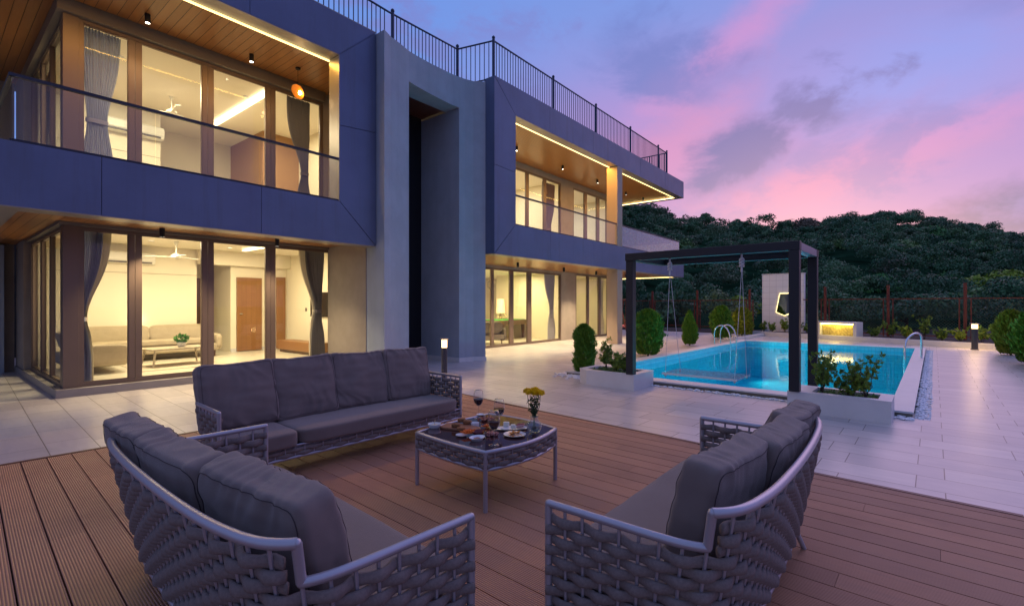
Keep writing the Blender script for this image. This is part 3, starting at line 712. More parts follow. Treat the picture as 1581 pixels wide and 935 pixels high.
# surface-mounted black downlights under the soffits
def downlight(x, y, z, e, label, grp):
    t_ = thing('downlight', label, 'downlight', (x, y, z), 0, grp)
    MB().lathe([(.042, 0), (.042, -.15), (.036, -.152), (.034, -.135)], 16).build('housing', M_black, t_, smooth=40)
    MB().lathe([(0, -.138), (.034, -.138)], 16).build('lens', M_spot, t_)
    if e: light('SPOT', (0, 0, -.16), e, (1, .74, .42), .03, spot=110, parent=t_, blend=.7)
gU, gD = 'black cylinder downlights under the balcony ceilings', 'black cylinder downlights above the ground floor windows'
downlight(2.50, 10.05, 6.471, 36, 'black cylinder downlight above the tied curtain, upper left balcony', gU)
downlight(4.20, 10.05, 6.471, 36, 'black cylinder downlight nearer the yellow pendant, upper left balcony', gU)
for i, x in enumerate((12.67, 15.5, 18.2)): downlight(x, 10.02, 6.799, 36, ('black downlight on the right balcony ceiling, first from the panel corner', 'middle downlight of the three left of the balcony column', 'black downlight on the right balcony ceiling just left of the column')[i], gU)
downlight(21.0, 10.05, 6.799, 30, 'black downlight on the end balcony ceiling just past the column', gU)
downlight(22.6, 9.9, 6.799, 30, 'black downlight nearest the tip of the end balcony ceiling', gU)
downlight(2.75, 10.2, 2.851, 210, 'black downlight above the second living room window from the corner', gD)
downlight(4.68, 10.0, 2.851, 210, 'black downlight above the living room window beside the textured wall', gD)
for i, x in enumerate((12.39, 15.16, 17.6)): downlight(x, 9.75, 2.874, 520, ('black downlight above the games room windows nearest the tower', 'black downlight above the games room curtain', 'black downlight left of the ground floor column')[i], gD)
downlight(20.3, 9.7, 2.874, 200, 'black downlight past the column under the end balcony', gD)
# pendant
pn = thing('pendant_lamp', 'amber disc pendant lamp with bare bulb hanging at the end of the upper left balcony', 'lamp', (5.05, 9.86, 6.471))
MB().lathe([(.05, 0), (.05, -.03), (.0, -.03)], 12).build('ceiling_rose', M_black, pn); MB().tube([(0, 0, -.03), (0, 0, -.42)], .004, 5).build('cord', M_black, pn)
MB().lathe([(0, 0), (.15, -.012), (.152, -.004), (0, .012)], 24).build('shade_disc', mat('amber_disc', (.75, .26, .02), .35), pn, loc=(0, 0, -.5), rot=(R(-12), R(52), 0))
MB().lathe([(0, -.05), (.03, -.03), (.035, 0), (.02, .04), (.012, .07)], 12).build('bulb', M_lamp, pn, loc=(.02, -.05, -.53))
light('POINT', (.02, -.12, -.60), 1.2, (1, .6, .2), .03, parent=pn)
# curtains
def curtain(x0, x1, z0, z1, y, tie, label, m, tx=None, axis='x', sheer=None, pinch=.32, fold=.03):
    """hanging folds gathered by a tie-back at height tie and position tx"""
    t_ = thing('curtain', label, 'curtain', (0, 0, 0), 0, 'tied-back curtains behind the windows')
    n = 110; m_ = 30; vs = []; fs = []
    tx = tx if tx is not None else (x0 + x1) / 2
    for j in range(m_ + 1):
        z = z0 + (z1 - z0) * j / m_
        k = math.exp(-((z - tie) / .75) ** 2) if z > tie else .45 + .55 * math.exp(-((z - tie) / .45) ** 2)
        w_ = 1 - (1 - pinch) * k; kc = k if z > tie else max(k, .85); c = (x0 + x1) / 2 * (1 - kc) + tx * kc
        for i in range(n + 1):
            u = i / n - .5; x = c + u * (x1 - x0) * w_
            yy = y + fold * math.sin(u * 2 * math.pi * 13 + .6 * math.sin(z * 2)) * (.6 + .4 * w_) + .012 * math.sin(u * 31 + z * 3)
            vs.append((x, yy, z) if axis == 'x' else (yy, x, z))
    for j in range(m_):
        for i in range(n): a = j * (n + 1) + i; fs.append((a, a + 1, a + n + 2, a + n + 1))
    MB().add(vs, fs).build('fabric', m, t_, smooth=True)
    wt_ = (x1 - x0) * pinch * .55
    tb = MB()
    if axis == 'x': tb.lathe([(.0, 0), (1, 0), (1.02, .07), (0, .07)], 16, (tx, y, tie - .035), wt_, .055)
    else: tb.lathe([(.0, 0), (1, 0), (1.02, .07), (0, .07)], 16, (y, tx, tie - .035), .055, wt_)
    tb.build('tie_back', m, t_, smooth=40)
    return t_
def cloth(m, f=.5):
    t = NT(m.node_tree); b = t.n['Principled BSDF']; o = [n for n in t.n if n.type == 'OUTPUT_MATERIAL'][0]
    tl = t.new('ShaderNodeBsdfTranslucent'); c_ = b.inputs['Base Color']
    if c_.links: t.l.new(c_.links[0].from_socket, tl.inputs[0])
    else: tl.inputs[0].default_value = c_.default_value
    mx = t.new('ShaderNodeMixShader'); mx.inputs[0].default_value = f; t.l.new(b.outputs[0], mx.inputs[1]); t.l.new(tl.outputs[0], mx.inputs[2]); t.l.new(mx.outputs[0], o.inputs[0])
    return m
M_curB = mat('curtain_blue', (.42, .46, .62), .9, 0, .1, 3); M_curG = mat('curtain_grey', (.20, .19, .21), .9); M_curW = mat('curtain_cream', (.72, .66, .55), .9)
for m_c in (M_curB, M_curG, M_curW): cloth(m_c, .22)
curtain(1.70, 2.07, .15, 2.76, 10.86, 1.25, 'blue-grey curtain tied back at the corner of the living room window', M_curB, 1.76)
curtain(1.95, 2.20, .15, 2.76, 10.93, 1.25, 'narrow cream sheer edge beside the blue-grey living room curtain', M_curW, 1.82)
curtain(5.72, 6.22, .15, 2.76, 10.86, 1.35, 'dark grey curtain tied back at the right end of the living room window', M_curG, 6.06)
curtain(5.60, 5.86, .15, 2.76, 10.93, 1.35, 'narrow cream sheer edge of the dark grey living room curtain', M_curW, 6.0)
curtain(1.73, 2.31, 3.5, 6.25, 10.86, 4.67, 'blue-grey curtain cinched at its middle in the upper left room', cloth(mat('curtain_slate', (.44, .48, .62), .9), .22), 1.98, pinch=.48)
curtain(5.30, 5.86, 3.5, 6.25, 10.86, 4.55, 'grey curtain tied back at the right end of the upper left room', M_curG, 5.72)
curtain(16.1, 16.9, .03, 2.74, 11.32, 1.25, 'pale grey curtain tied back at the right end of the games room window', mat('curtain_pale', (.42, .40, .42), .9), 16.65)
curtain(20.45, 21.15, .03, 2.78, 11.32, 1.25, 'white curtain tied back in the window beside the column', M_curW, 20.95)
curtain(15.95, 16.9, 3.52, 6.5, 11.32, 4.6, 'mauve-brown curtain tied back in the upper right window', mat('curtain_mauve', (.24, .17, .18), .9), 16.45)
curtain(12.6, 13.6, 3.48 + .04, 6.1, 13.5, 4.6, 'pale curtain deep inside the upper right room', M_curW, 13.1) if False else None
for cx_, lab in ((11.3, 'sheer pleated curtain behind the side glazing of the living room'), ):
    curtain(10.95, 11.9, .15, 2.76, 1.74, 1.25, lab, M_curW, 11.1, 'y')
curtain(10.95, 12.0, 3.5, 6.25, 1.74, 4.75, 'pleated curtain behind the side glazing of the upper room', mat('curtain_taupe', (.30, .27, .25), .9), 11.2, 'y')
curtain(13.2, 14.1, 3.5, 6.25, 1.74, 4.75, 'second pleated curtain far back behind the upper side glazing', mat('curtain_taupe', (.30, .27, .25), .9), 13.9, 'y')
# air conditioners
def aircon(x, y, z, label, w_=1.05):
    t_ = thing('air_conditioner', label, 'air conditioner', (x, y, z), 0, 'wall air conditioners')
    MB().prism([(-.0, 0), (-.17, .02), (-.21, .10), (-.21, .27), (-.17, .30), (0, .30)], -w_ / 2, w_ / 2, 'y').build('casing', mat('ac_white', (.80, .78, .72), .4), t_, bevel=.01, rot=(0, 0, R(90)))
    MB().box(-w_ / 2 + .08, w_ / 2 - .08, -.215, -.12, .025, .06).build('louvre', mat('ac_slot', (.10, .09, .08), .5), t_)
aircon(3.15, 15.19, 2.52, 'white split air conditioner on the living room wall above the beige sofa', 1.5)
aircon(3.28, 14.59, 5.62, 'white split air conditioner in the upper left room', 1.3)
aircon(19.0, 15.99, 6.0, 'white split air conditioner in the upper right room')
# ceiling fans
def fan(x, y, z, label):
    t_ = thing('ceiling_fan', label, 'ceiling fan', (x, y, z), 0, 'white ceiling fans')
    MB().lathe([(.06, 0), (.02, -.09), (.015, -.1), (.015, -.28), (.05, -.29), (.11, -.34), (.11, -.38), (.04, -.42), (0, -.42)], 18).build('motor', mat('fan_white', (.8, .78, .72), .4), t_, smooth=40)
    for i in range(3):
        a = i * 2.094 + .5
        MB().prism([(.1, -.04), (.6, -.07), (.66, 0), (.6, .05), (.1, .03)], -.372, -.364).build('blade', mat('fan_white', (.8, .78, .72), .4), t_, rot=(0, 0, a))
fan(3.95, 13.6, 3.018, 'white ceiling fan in the ground floor living room'); fan(3.8, 13.4, 6.398, 'white ceiling fan in the upper left room')
# soft box helper for upholstery and cushions
def softbox(w, d, h, n=14, e=6., puff=.0, seed=0, wr=.0, slump=0., sx=None):
    """rounded, slightly crumpled pillow: x width, y thickness, z height, origin at bottom centre"""
    bm = bmesh.new(); bmesh.ops.create_cube(bm, size=2)
    bmesh.ops.subdivide_edges(bm, edges=bm.edges[:], cuts=n, use_grid_fill=True)
    off = Vector((seed * 3.7, seed * 1.3, seed * 2.1))
    for v in bm.verts:
        x, y, z = v.co
        # spread grid so that edges round off
        if puff:
            s = (abs(x) ** e + abs(z) ** e) ** (-1 / e) * max(abs(x), abs(z)); x1, z1 = x * s, z * s; m1 = max(abs(x), abs(z))
            s = (m1 ** 9 + abs(y) ** 9) ** (-1 / 9); x1, y1, z1 = x1 * (s if m1 > .6 else s), y * s, z1 * s
        else: s = (abs(x) ** e + abs(y) ** e + abs(z) ** e) ** (-1 / e); x1, y1, z1 = x * s, y * s, z * s
        bulge = 1 + puff * (1 - x1 * x1) * (1 - z1 * z1)
        yy = y1 * d / 2 * (.80 if puff else 1) * bulge
        xx = x1 * w / 2 * (1 - .035 * (1 if puff else 0) * (z1 * z1) * 0 + .02 * (1 - z1 * z1) * (1 if puff else 0))
        zz = z1 * h / 2 * (1 - (.075 * (1 - abs(x1) ** 2) if (puff and z1 > 0) else 0))
        if slump: yy += slump * (z1 * .5 + .5) ** 2 * d; zz -= slump * .03 * abs(x1)
        P_ = Vector((xx, yy, zz + h / 2))
        if wr:
            q = P_ * 5.0 + off; wp = noise.noise(P_ * 3.1 + off) * 1.6; fold = abs(noise.noise(Vector((P_.x * 11 + wp * 1.3 + 4 * P_.z + off.x, P_.y * 4, P_.z * 5 - P_.x * 2 + off.z)))) * -1.5 + .35
            nz = noise.noise(q) * .6 + fold * (.25 + .75 * abs(z1) ** 2) * .8 + noise.noise(Vector((P_.x * 5, P_.y * 6, P_.z * 17)) + off) * .3
            nn = Vector((x1 / w, y1 / d * 1.2, z1 / h)).normalized(); P_ += nn * nz * wr
        v.co = P_
    me = bpy.data.meshes.new('soft'); bm.to_mesh(me); bm.free()
    me.shade_smooth(); return me
def soft(name, m, parent, loc, rot=(0, 0, 0), **kw): return link(name, softbox(**kw), m, parent, None, 0, loc, rot)
# indoor sofa against the living-room wall
def indoor_sofa(loc, rz, label, L=3.1, m=None):
    m = m or mat('indoor_sofa_fabric', (.42, .35, .25), .9, 0, .1, 8, .3, 200)
    t_ = thing('indoor_sofa', label, 'sofa', loc, rz, 'indoor sofas')
    soft('base', m, t_, (0, 0, .16), w=L, d=.85, h=.20, n=6, e=12)
    soft('seat_cushion', m, t_, (0, -.06, .36), w=L - .3, d=.75, h=.14, n=8, e=8, wr=.006)
    for i in (-1, 1):
        soft('back_cushion', m, t_, (i * (L - .3) / 4, .26, .42), (R(-12), 0, 0), w=(L - .3) / 2 - .01, d=.22, h=.45, n=10, e=5, puff=.25, wr=.012, seed=i)
        soft('armrest', m, t_, (i * (L / 2 - .06), 0, .2), w=.16, d=.85, h=.40, n=6, e=6)
        for s_ in (-1, 1): MB().lathe([(.02, 0), (.03, .17)], 8, (i * (L / 2 - .15), s_ * .33, 0)).build('leg', M_doord, t_)
indoor_sofa((3.75, 14.68, .12), 0, 'long beige indoor sofa against the living room wall', 2.9)
s2 = thing('indoor_chaise', 'beige sofa section with cushions beside the living room curtain', 'sofa', (2.3, 13.3, .12), R(90), 'indoor sofas')
mm = MATS['indoor_sofa_fabric']
soft('base', mm, s2, (0, 0, .14), w=2.0, d=.9, h=.24, n=6, e=12); soft('seat_cushion', mm, s2, (0, -.05, .36), w=1.9, d=.8, h=.13, n=8, e=8, wr=.005)
soft('armrest', mm, s2, (-.95, 0, .2), w=.14, d=.9, h=.38, n=6, e=6)
for i in (-.5, .3): soft('back_cushion', mm, s2, (i, .30, .44), (R(-15), 0, R(10 * i)), w=.5, d=.18, h=.4, n=8, e=4, puff=.3, wr=.01, seed=i)
tb = thing('coffee_table', 'low wooden coffee table with angled legs on the living room rug', 'table', (3.75, 12.9, .12), R(8))
MB().box(-.62, .62, -.32, .32, .38, .41).build('tabletop', mat('pale_wood', (.42, .36, .27), .4), tb, bevel=.006)
for i in (-1, 1):
    for j in (-1, 1): MB().tube([(i * .52, j * .24, .38), (i * .58, j * .29, 0)], [.025, .016], 8).build('leg', mat('pale_wood_leg', (.5, .44, .33), .4), tb)
tag(MB().box(2.9, 4.7, 12.1, 13.7, .122, .132).build('rug', mat('rug_beige', (.55, .47, .36), .95, 0, .2, 10)), 'beige rug under the coffee table in the living room', 'rug')
def leafy(n, cx, cy, cz, rx, ry, rz2, size, rgn, up=.3):
    """n small pointed leaf quads in an ellipsoid"""
    d = rgn.normal(size=(n, 3)); d /= np.linalg.norm(d, axis=1)[:, None]; r = rgn.uniform(.35, 1, n) ** .6
    c = d * r[:, None] * [rx, ry, rz2] + [cx, cy, cz]
    ax = rgn.normal(size=(n, 3)) * .7 + d; ax[:, 2] += up; ax /= np.linalg.norm(ax, axis=1)[:, None]
    o = np.cross(ax, rgn.normal(size=(n, 3))); o /= np.linalg.norm(o, axis=1)[:, None]
    s = size * rgn.uniform(.6, 1.3, n)[:, None]
    q = np.stack([c - ax * s, c + o * s * .42, c + ax * s, c - o * s * .42], 1)
    return q.reshape(-1, 3)
def leafobj(name, V4, m, parent=None):
    n = len(V4) // 4; return npmesh(name, V4, np.arange(n * 4).reshape(n, 4), m, parent)
pp_ = thing('potted_plant', 'small green plant in a pale round pot on the coffee table', 'plant', (3.85, 12.9, .53))
MB().lathe([(.06, 0), (.09, .04), (.09, .1), (.08, .11), (.07, .10)], 16).build('pot', M_white, pp_, smooth=40)
leafobj('foliage', leafy(260, 0, 0, .19, .15, .15, .11, .035, np.random.RandomState(5)), leafmat('house_plant', (.03, .16, .02), (.08, .26, .03)), pp_)
wlp = thing('wall_lamp', 'small glowing wall lamp above the beige sofa', 'lamp', (3.55, 15.10, 1.05)); MB().lathe([(.05, 0), (.09, .12), (.0, .12)], 14).build('shade', emit('wall_lamp_glow', (1, .75, .4), 8), wlp)
tvc = thing('tv_console', 'low brown console under the living room wall panel', 'console', (6.9, 13.2, .12), R(90))
MB().box(-1.1, 1.1, -.25, .2, .08, .34).build('cabinet', M_door, tvc, bevel=.01); MB().box(-1.05, 1.05, -.2, .15, 0, .08).build('base', M_doord, tvc)
tag(MB().box(7.34, 7.395, 12.4, 13.6, 1.15, 1.85).build('television', mat('tv_black', (.01, .01, .012), .2)), 'black television on the right wall of the living room', 'television')
MB().box(7.385, 7.398, 13.9, 13.99, 1.3, 1.4).build('light_switch', mat('switch', (.15, .12, .1), .4), V)
# upper bedroom: bed head and bedside lamp
bedt = thing('bed', 'bed with white pillows near the window of the upper left room', 'bed', (5.55, 12.6, 3.48))
soft('mattress', mat('linen', (.7, .62, .5), .9), bedt, (0, 0, .25), w=1.1, d=1.9, h=.25, n=6, e=8); MB().box(-.6, .6, -.98, .98, 0, .25).build('frame', M_door, bedt); MB().box(-.65, .65, .98, 1.05, 0, 1.0).build('headboard', M_door, bedt)
soft('pillow', MATS['linen'], bedt, (0, .8, .5), (R(-25), 0, 0), w=.6, d=.15, h=.38, n=8, e=4, puff=.4, wr=.01)
bl_ = thing('bedside_lamp', 'glowing bedside lamp in the upper left room', 'lamp', (4.75, 12.2, 3.48))
MB().lathe([(.2, 0), (.2, .5), (0, .5)], 16).build('stand', M_door, bl_); MB().lathe([(.06, .5), (.02, .53), (.02, .62)], 12).build('lamp_base', M_black, bl_); MB().lathe([(.10, .62), (.07, .80), (0, .80)], 16).build('lamp_shade', emit('bedside_glow', (1, .5, .15), 5), bl_)
# games room
bt = thing('billiard_table', 'wooden billiard table with green cloth in the games room', 'billiard table', (16.2, 13.6, .01), R(12))
MB().box(-1.2, 1.2, -.68, .68, .62, .82).build('body', M_doord, bt, bevel=.01); MB().box(-1.08, 1.08, -.56, .56, .822, .836).build('cloth', mat('green_baize', (.04, .30, .05), .9), bt)
for i in (-1, 1):
    for j in (-1, 1): MB().lathe([(.06, 0), (.05, .1), (.08, .5), (.09, .62)], 12, (i * 1.0, j * .5, 0)).build('leg', M_doord, bt, smooth=40)
indoor_sofa((13.1, 12.3, .01), R(180), 'grey sofa seen from behind in the games room', 2.3, mat('grey_sofa', (.22, .19, .15), .9))
for o in bpy.data.objects:
    if o.name.startswith('indoor_sofa') and o.type == 'EMPTY' and o.location.x > 10: o.rotation_euler = (0, 0, R(172))
fl_ = thing('floor_lamp', 'tall easel-like floor lamp with orange shade in the games room', 'lamp', (17.0, 14.4, .01))
for a in (0, 2.1, 4.2): MB().tube([(0, 0, 1.2), (.22 * math.cos(a), .22 * math.sin(a), 0)], .012, 6).build('leg', M_door, fl_)
MB().lathe([(.22, 1.1), (.17, 1.75), (0, 1.75)], 18).build('lamp_shade', emit('orange_shade', (1, .45, .14), .9), fl_, smooth=40)
for i, x in enumerate((14.0, 15.2)):
    t_ = thing('pendant_light', ('black cage pendant light nearer the tower in the games room', 'black cage pendant light above the billiard table')[i], 'lamp', (x, 13.4, 2.86), 0, 'cage pendants in the games room')
    MB().tube([(0, 0, 0), (0, 0, -.35)], .006, 5).build('cord', M_black, t_)
    cg = MB()
    for k in range(6): 
        a = k * math.pi / 3; cg.tube([(.02 * math.cos(a), .02 * math.sin(a), -.35), (.14 * math.cos(a), .14 * math.sin(a), -.42), (.14 * math.cos(a), .14 * math.sin(a), -.62), (.05 * math.cos(a), .05 * math.sin(a), -.7)], .006, 5)
    cg.build('cage', M_black, t_)
MB().box(10.0, 13.3, 16.96, 16.99, .9, 1.35).build('wall_panel', mat('green_panel', (.06, .22, .12), .6), V)
cn = thing('sideboard', 'long low sideboard along the back wall of the games room', 'sideboard', (14.6, 16.5, .01)); MB().box(-1.6, 1.6, -.25, .25, .1, .8).build('cabinet', mat('pale_wood', (.42, .36, .27), .4), cn, bevel=.01); MB().box(-1.5, 1.5, -.2, .2, 0, .1).build('base', M_doord, cn)
tcu = curtain(17.5, 18.6, .03, 2.4, 16.7, 1.0, 'sheer white curtain at the back of the games room', M_curW, 18.0) if False else None
# upper right room: indoor tree
ip = thing('indoor_plant', 'leafy indoor plant in the upper right room window', 'plant', (19.4, 12.3, 3.49)); MB().lathe([(.12, 0), (.17, .3), (.14, .3)], 14).build('pot', M_white, ip, smooth=40)
MB().tube([(0, 0, .2), (.03, 0, .6)], .012, 5).build('stem', M_bark, ip)
leafobj('foliage', leafy(150, 0, 0, .72, .45, .3, .28, .07, np.random.RandomState(8)), MATS['house_plant'], ip)
# neighbour's wall and downpipe at far left
nb = thing('boundary_wall', 'dark stone boundary wall left of the villa', 'wall', (-2.2, 19.5, 0)); MB().box(-6, 8, 0, .3, 0, 4.4).build('body', mat('dark_stone', (.05, .055, .06), .9, 0, .5, 2.5, .8, 8), nb); MB().box(-6, 8, -.03, .33, 4.4, 4.5).build('coping', M_stone, nb)
bw = thing('side_wall', 'low pale wall beside the downpipe at the left edge', 'wall', (1.0, 17.2, 0)); MB().box(-3.0, .2, 0, .25, 0, .62).build('body', M_tower, bw); MB().box(-3.0, .23, -.03, .28, .62, .68).build('coping', M_stone, bw)
dp = thing('downpipe', 'grey downpipe standing against the pale side wall at the left edge', 'pipe', (1.05, 16.6, 0)); MB().tube([(0, 0, .55), (0, 0, 3.2), (0, .3, 3.5)], .07, 12).build('pipe', mat('pipe_grey', (.30, .30, .33), .5), dp, smooth=40); MB().lathe([(.1, 0), (.1, .08)], 12, (0, 0, .5)).build('collar', mat('pipe_grey', (.3, .3, .33), .5), dp)
MB().box(.93, 1.22, 15.3, 15.5, 0, 2.8).build('side_pier', M_tower, V)

# ================================================================ POOL AREA THINGS
# corner planters
def planter(name_lab, outline, inner, h, plants, label, seed):
    t_ = thing('planter', label, 'planter', (0, 0, 0), 0, 'white stone planters at the near end of the pool', True)
    n = len(outline); vs = [(x, y, 0) for x, y in outline] + [(x, y, h) for x, y in outline] + [(x, y, h) for x, y in inner] + [(x, y, h - .08) for x, y in inner]
    fs = []
    for a in range(3): fs += [(a * n + i, a * n + (i + 1) % n, (a + 1) * n + (i + 1) % n, (a + 1) * n + i) for i in range(n)]
    MB().add(vs, fs).build('box', M_stone, t_, bevel=.003)
    cpv = MB(); ov = [(x + (x - sum(p[0] for p in outline) / n) * .006, y + (y - sum(p[1] for p in outline) / n) * .006) for x, y in outline]
    vs = [(x, y, h + .001) for x, y in ov] + [(x, y, h + .018) for x, y in ov] + [(x, y, h + .018) for x, y in inner] + [(x, y, h + .001) for x, y in inner]
    cpv.add(vs, [(a * n + i, a * n + (i + 1) % n, (a + 1) % 4 * n + (i + 1) % n, (a + 1) % 4 * n + i) for a in range(4) for i in range(n)]).build('rim', M_stone, t_)
    MB().prism(inner, h - .09, h - .03).build('soil', M_soil, t_)
# outlines counter-clockwise
planter('a', [(7.68, 3.92), (8.48, 3.93), (8.50, 5.15), (7.85, 5.14), (7.70, 4.90)], [(7.80, 4.10), (8.38, 4.05), (8.40, 5.02), (7.92, 5.01), (7.82, 4.82)], .26, 0, 'chamfered white stone planter at the left corner of the pool', 1)
planter('b', [(7.66, .40), (8.27, .40), (8.40, 1.55), (7.68, 1.56)], [(7.78, .54), (8.17, .54), (8.28, 1.28), (7.80, 1.28)], .268, 0, 'rectangular white stone planter at the right corner of the pool', 2)
def sprig(x, y, z, h, seed, label, grp, spread=.22, leaf=.032, nst=6, dens=1.0, m=None):
    rg_ = np.random.RandomState(seed); t_ = thing('leafy_shrub', label, 'shrub', (x, y, z), 0, grp, True)
    st_ = MB(); L = []
    for k in range(nst):
        a = rg_.uniform(0, 6.28); lean = rg_.uniform(.2, 1) * spread; hh = h * rg_.uniform(.55, 1)
        pts = [Vector((rg_.uniform(-.04, .04), rg_.uniform(-.04, .04), 0))]
        for j in range(1, 7): f = j / 6; pts.append(Vector((math.cos(a) * lean * f ** 1.2 + rg_.normal(0, .012), math.sin(a) * lean * f ** 1.2 + rg_.normal(0, .012), hh * f)))
        st_.tube(pts, [.006 - .0007 * j for j in range(7)], 5)
        for j in range(2, 7):
            for _ in range(2 if j < 6 else 1):
                b_ = rg_.uniform(0, 6.28); ln_ = rg_.uniform(.04, .10) * (h / .5) ** .5; e_ = pts[j] + Vector((math.cos(b_) * ln_, math.sin(b_) * ln_, ln_ * .7))
                st_.tube([pts[j], e_], .002, 4)
                n_ = int(9 * dens); c = np.array(pts[j].lerp(e_, .8)); L.append(leafy(n_, *c, .034, .034, .036, leaf * 1.05, rg_, .6))
    st_.build('stems', M_bark, t_); leafobj('foliage', np.concatenate(L), m or M_leafP, t_)
gp1 = 'leafy plants in the pool planters'
sprig(8.22, 4.78, .22, .66, 11, 'tallest leafy shrub in the left pool planter', gp1, .16, nst=8)
sprig(8.1, 4.5, .22, .34, 12, 'low leafy shrub in the middle of the left pool planter', gp1, .16)
sprig(8.02, 4.28, .22, .36, 13, 'small leafy shrub beside the black post in the left planter', gp1, .12)
sprig(7.98, 1.20, .22, .58, 14, 'leafy shrub between the two black posts in the right planter', gp1, .24, nst=8)
sprig(7.97, .88, .22, .40, 15, 'middle leafy shrub of the right pool planter', gp1, .2, nst=6)
sprig(7.96, .68, .22, .56, 16, 'tall leafy shrub at the right end of the right planter', gp1, .24, nst=8)
def cover(L_, label, seed):
    rg_ = np.random.RandomState(seed); pts = []
    for x0, x1, y0, y1, z in L_: 
        for _ in range(int((x1 - x0) * (y1 - y0) * 260)): pts.append(leafy(9, rg_.uniform(x0, x1), rg_.uniform(y0, y1), z + rg_.uniform(0, .03), .04, .04, .03, .02, rg_))
    o = leafobj('ground_cover', np.concatenate(pts), M_leafM); tag(o, label, 'ground cover', kind='stuff'); pobj(o)
cover([(7.86, 8.34, 4.12, 4.95, .24), (7.82, 8.2, .58, 1.24, .24)], 'low green ground cover on the planter soil', 4)
# conifers
def conifer(x, y, r, h, seed, label, m=M_thuja, shape=0, z=0, n=7000, pool=True, leaf=.034):
    rg_ = np.random.RandomState(seed); t_ = thing('conifer', label, 'shrub', (x, y, z), 0, 'clipped conifers round the pool terrace', pool)
    MB().tube([(0, 0, 0), (0, 0, h * .8)], [.03, .012], 7).build('trunk', M_bark, t_)
    u = rg_.uniform(0, 1, n); an = rg_.uniform(0, 2 * math.pi, n)
    if shape == 0: pr = np.minimum(1, (1 - u) * 1.9) ** .75 * np.minimum(1, .72 + u * 1.8)       # slim cone, widest low
    elif shape == 1: pr = np.minimum(1, ((1 - u) * 5.5)) ** .5 * np.minimum(1, .7 + u * 1.5)     # blunt column
    else: pr = np.sqrt(np.clip(1 - (2 * u - .85) ** 2 / 1.35, .02, 1))
    lump = 1 + .14 * np.sin(an * 3 + u * 7 + seed) + .13 * np.sin(an * 6 - u * 16 + seed) * np.sin(u * 23 + an * 2) + .11 * np.sin(an * 11 + u * 31 + 2 * np.sin(an * 3)) + np.where(rg_.uniform(0, 1, n) < .07, rg_.uniform(0, .22, n), 0)
    rr = r * pr * lump * (1 - rg_.uniform(0, 1, n) ** 2.0 * .45)
    c = np.c_[rr * np.cos(an), rr * np.sin(an), .05 * h + u * h * .95]
    ax = np.c_[np.cos(an), np.sin(an), np.full(n, 1.3)] + rg_.normal(0, .42, (n, 3)); ax /= np.linalg.norm(ax, axis=1)[:, None]
    o = np.cross(ax, rg_.normal(size=(n, 3))); o /= np.linalg.norm(o, axis=1)[:, None]
    s_ = leaf * rg_.uniform(.6, 1.5, n)[:, None]
    q = np.stack([c - ax * s_, c + o * s_ * .33, c + ax * s_ * 1.1, c - o * s_ * .33], 1).reshape(-1, 3)
    leafobj('foliage', q, m, t_)
conifer(8.75, 5.62, .205, 1.08, 1, 'dense green conifer on white pebbles beside the left planter', shape=1, n=11000, leaf=.026)
conifer(13.2, 6.28, .36, 1.36, 2, 'broad blunt-topped conifer between the column and the pool', shape=1, n=13000, leaf=.034)
conifer(17.6, 6.75, .24, 1.28, 3, 'slim pointed conifer behind the left side of the pool', shape=0, n=8000, leaf=.036)
conifer(21.9, 7.0, .42, 1.45, 4, 'round conifer behind the curved pool ladder', shape=2, n=8000, leaf=.045)
conifer(24.9, 7.0, .45, 1.35, 5, 'yellow-green conifer left of the white feature wall', M_thujay, 2, n=7000, leaf=.05)
conifer(20.6, -1.72, .33, 1.32, 6, 'yellow-green conifer beside the far right bollard light', M_thujay, 2, n=9000, leaf=.05)
conifer(17.6, -1.98, .45, 1.46, 7, 'large rounded green conifer at the right edge of the terrace', M_thuja, 2, n=13000, leaf=.045)
conifer(16.3, -2.1, .42, .75, 8, 'low spreading conifer in front of the large green one at the right edge', M_thuja, 2, n=8000, leaf=.04)
# bollards
def bollard(x, y, h, r, label, e, pool=True):
    t_ = thing('bollard_light', label, 'bollard light', (x, y, 0), 0, 'dark bollard lights on the terrace', pool)
    MB().lathe([(r * 1.3, 0), (r * 1.3, .02), (r, .025), (r, h - .16)], 18).build('post', mat('bollard_dark', (.06, .06, .075), .45, .3), t_, smooth=40)
    MB().lathe([(r * .92, h - .158), (r * .95, h - .025)], 18).build('lamp', emit('bollard_glow', (1, .64, .25), 4.5), t_, smooth=40)
    MB().lathe([(r * .95, h - .022), (r * 1.55, h), (r * 1.55, h + .012), (0, h + .012)], 18).build('cap', mat('cap_metal', (.4, .38, .36), .4, .6), t_, smooth=40)
    light('POINT', (0, 0, h - .09), e, (1, .62, .28), r * 1.2, parent=t_)
bollard(-1.262 * .6279 + 8.97 * .7783, 1.262 * .7783 + 8.97 * .6279, .86, .054, 'bollard light with a flared cap behind the back sofa, in front of the tower', 110, False)
bollard(22.2, -1.02, .86, .085, 'bollard light near the kerb right of the pool', 300)
bollard(24.2, 7.5, .72, .06, 'small bollard light behind the curved pool ladder', 70)
for t_ in [o for o in bpy.data.objects if o.name.startswith('bollard_light')]:
    for ch in t_.children:
        if ch.type == 'LIGHT': pass
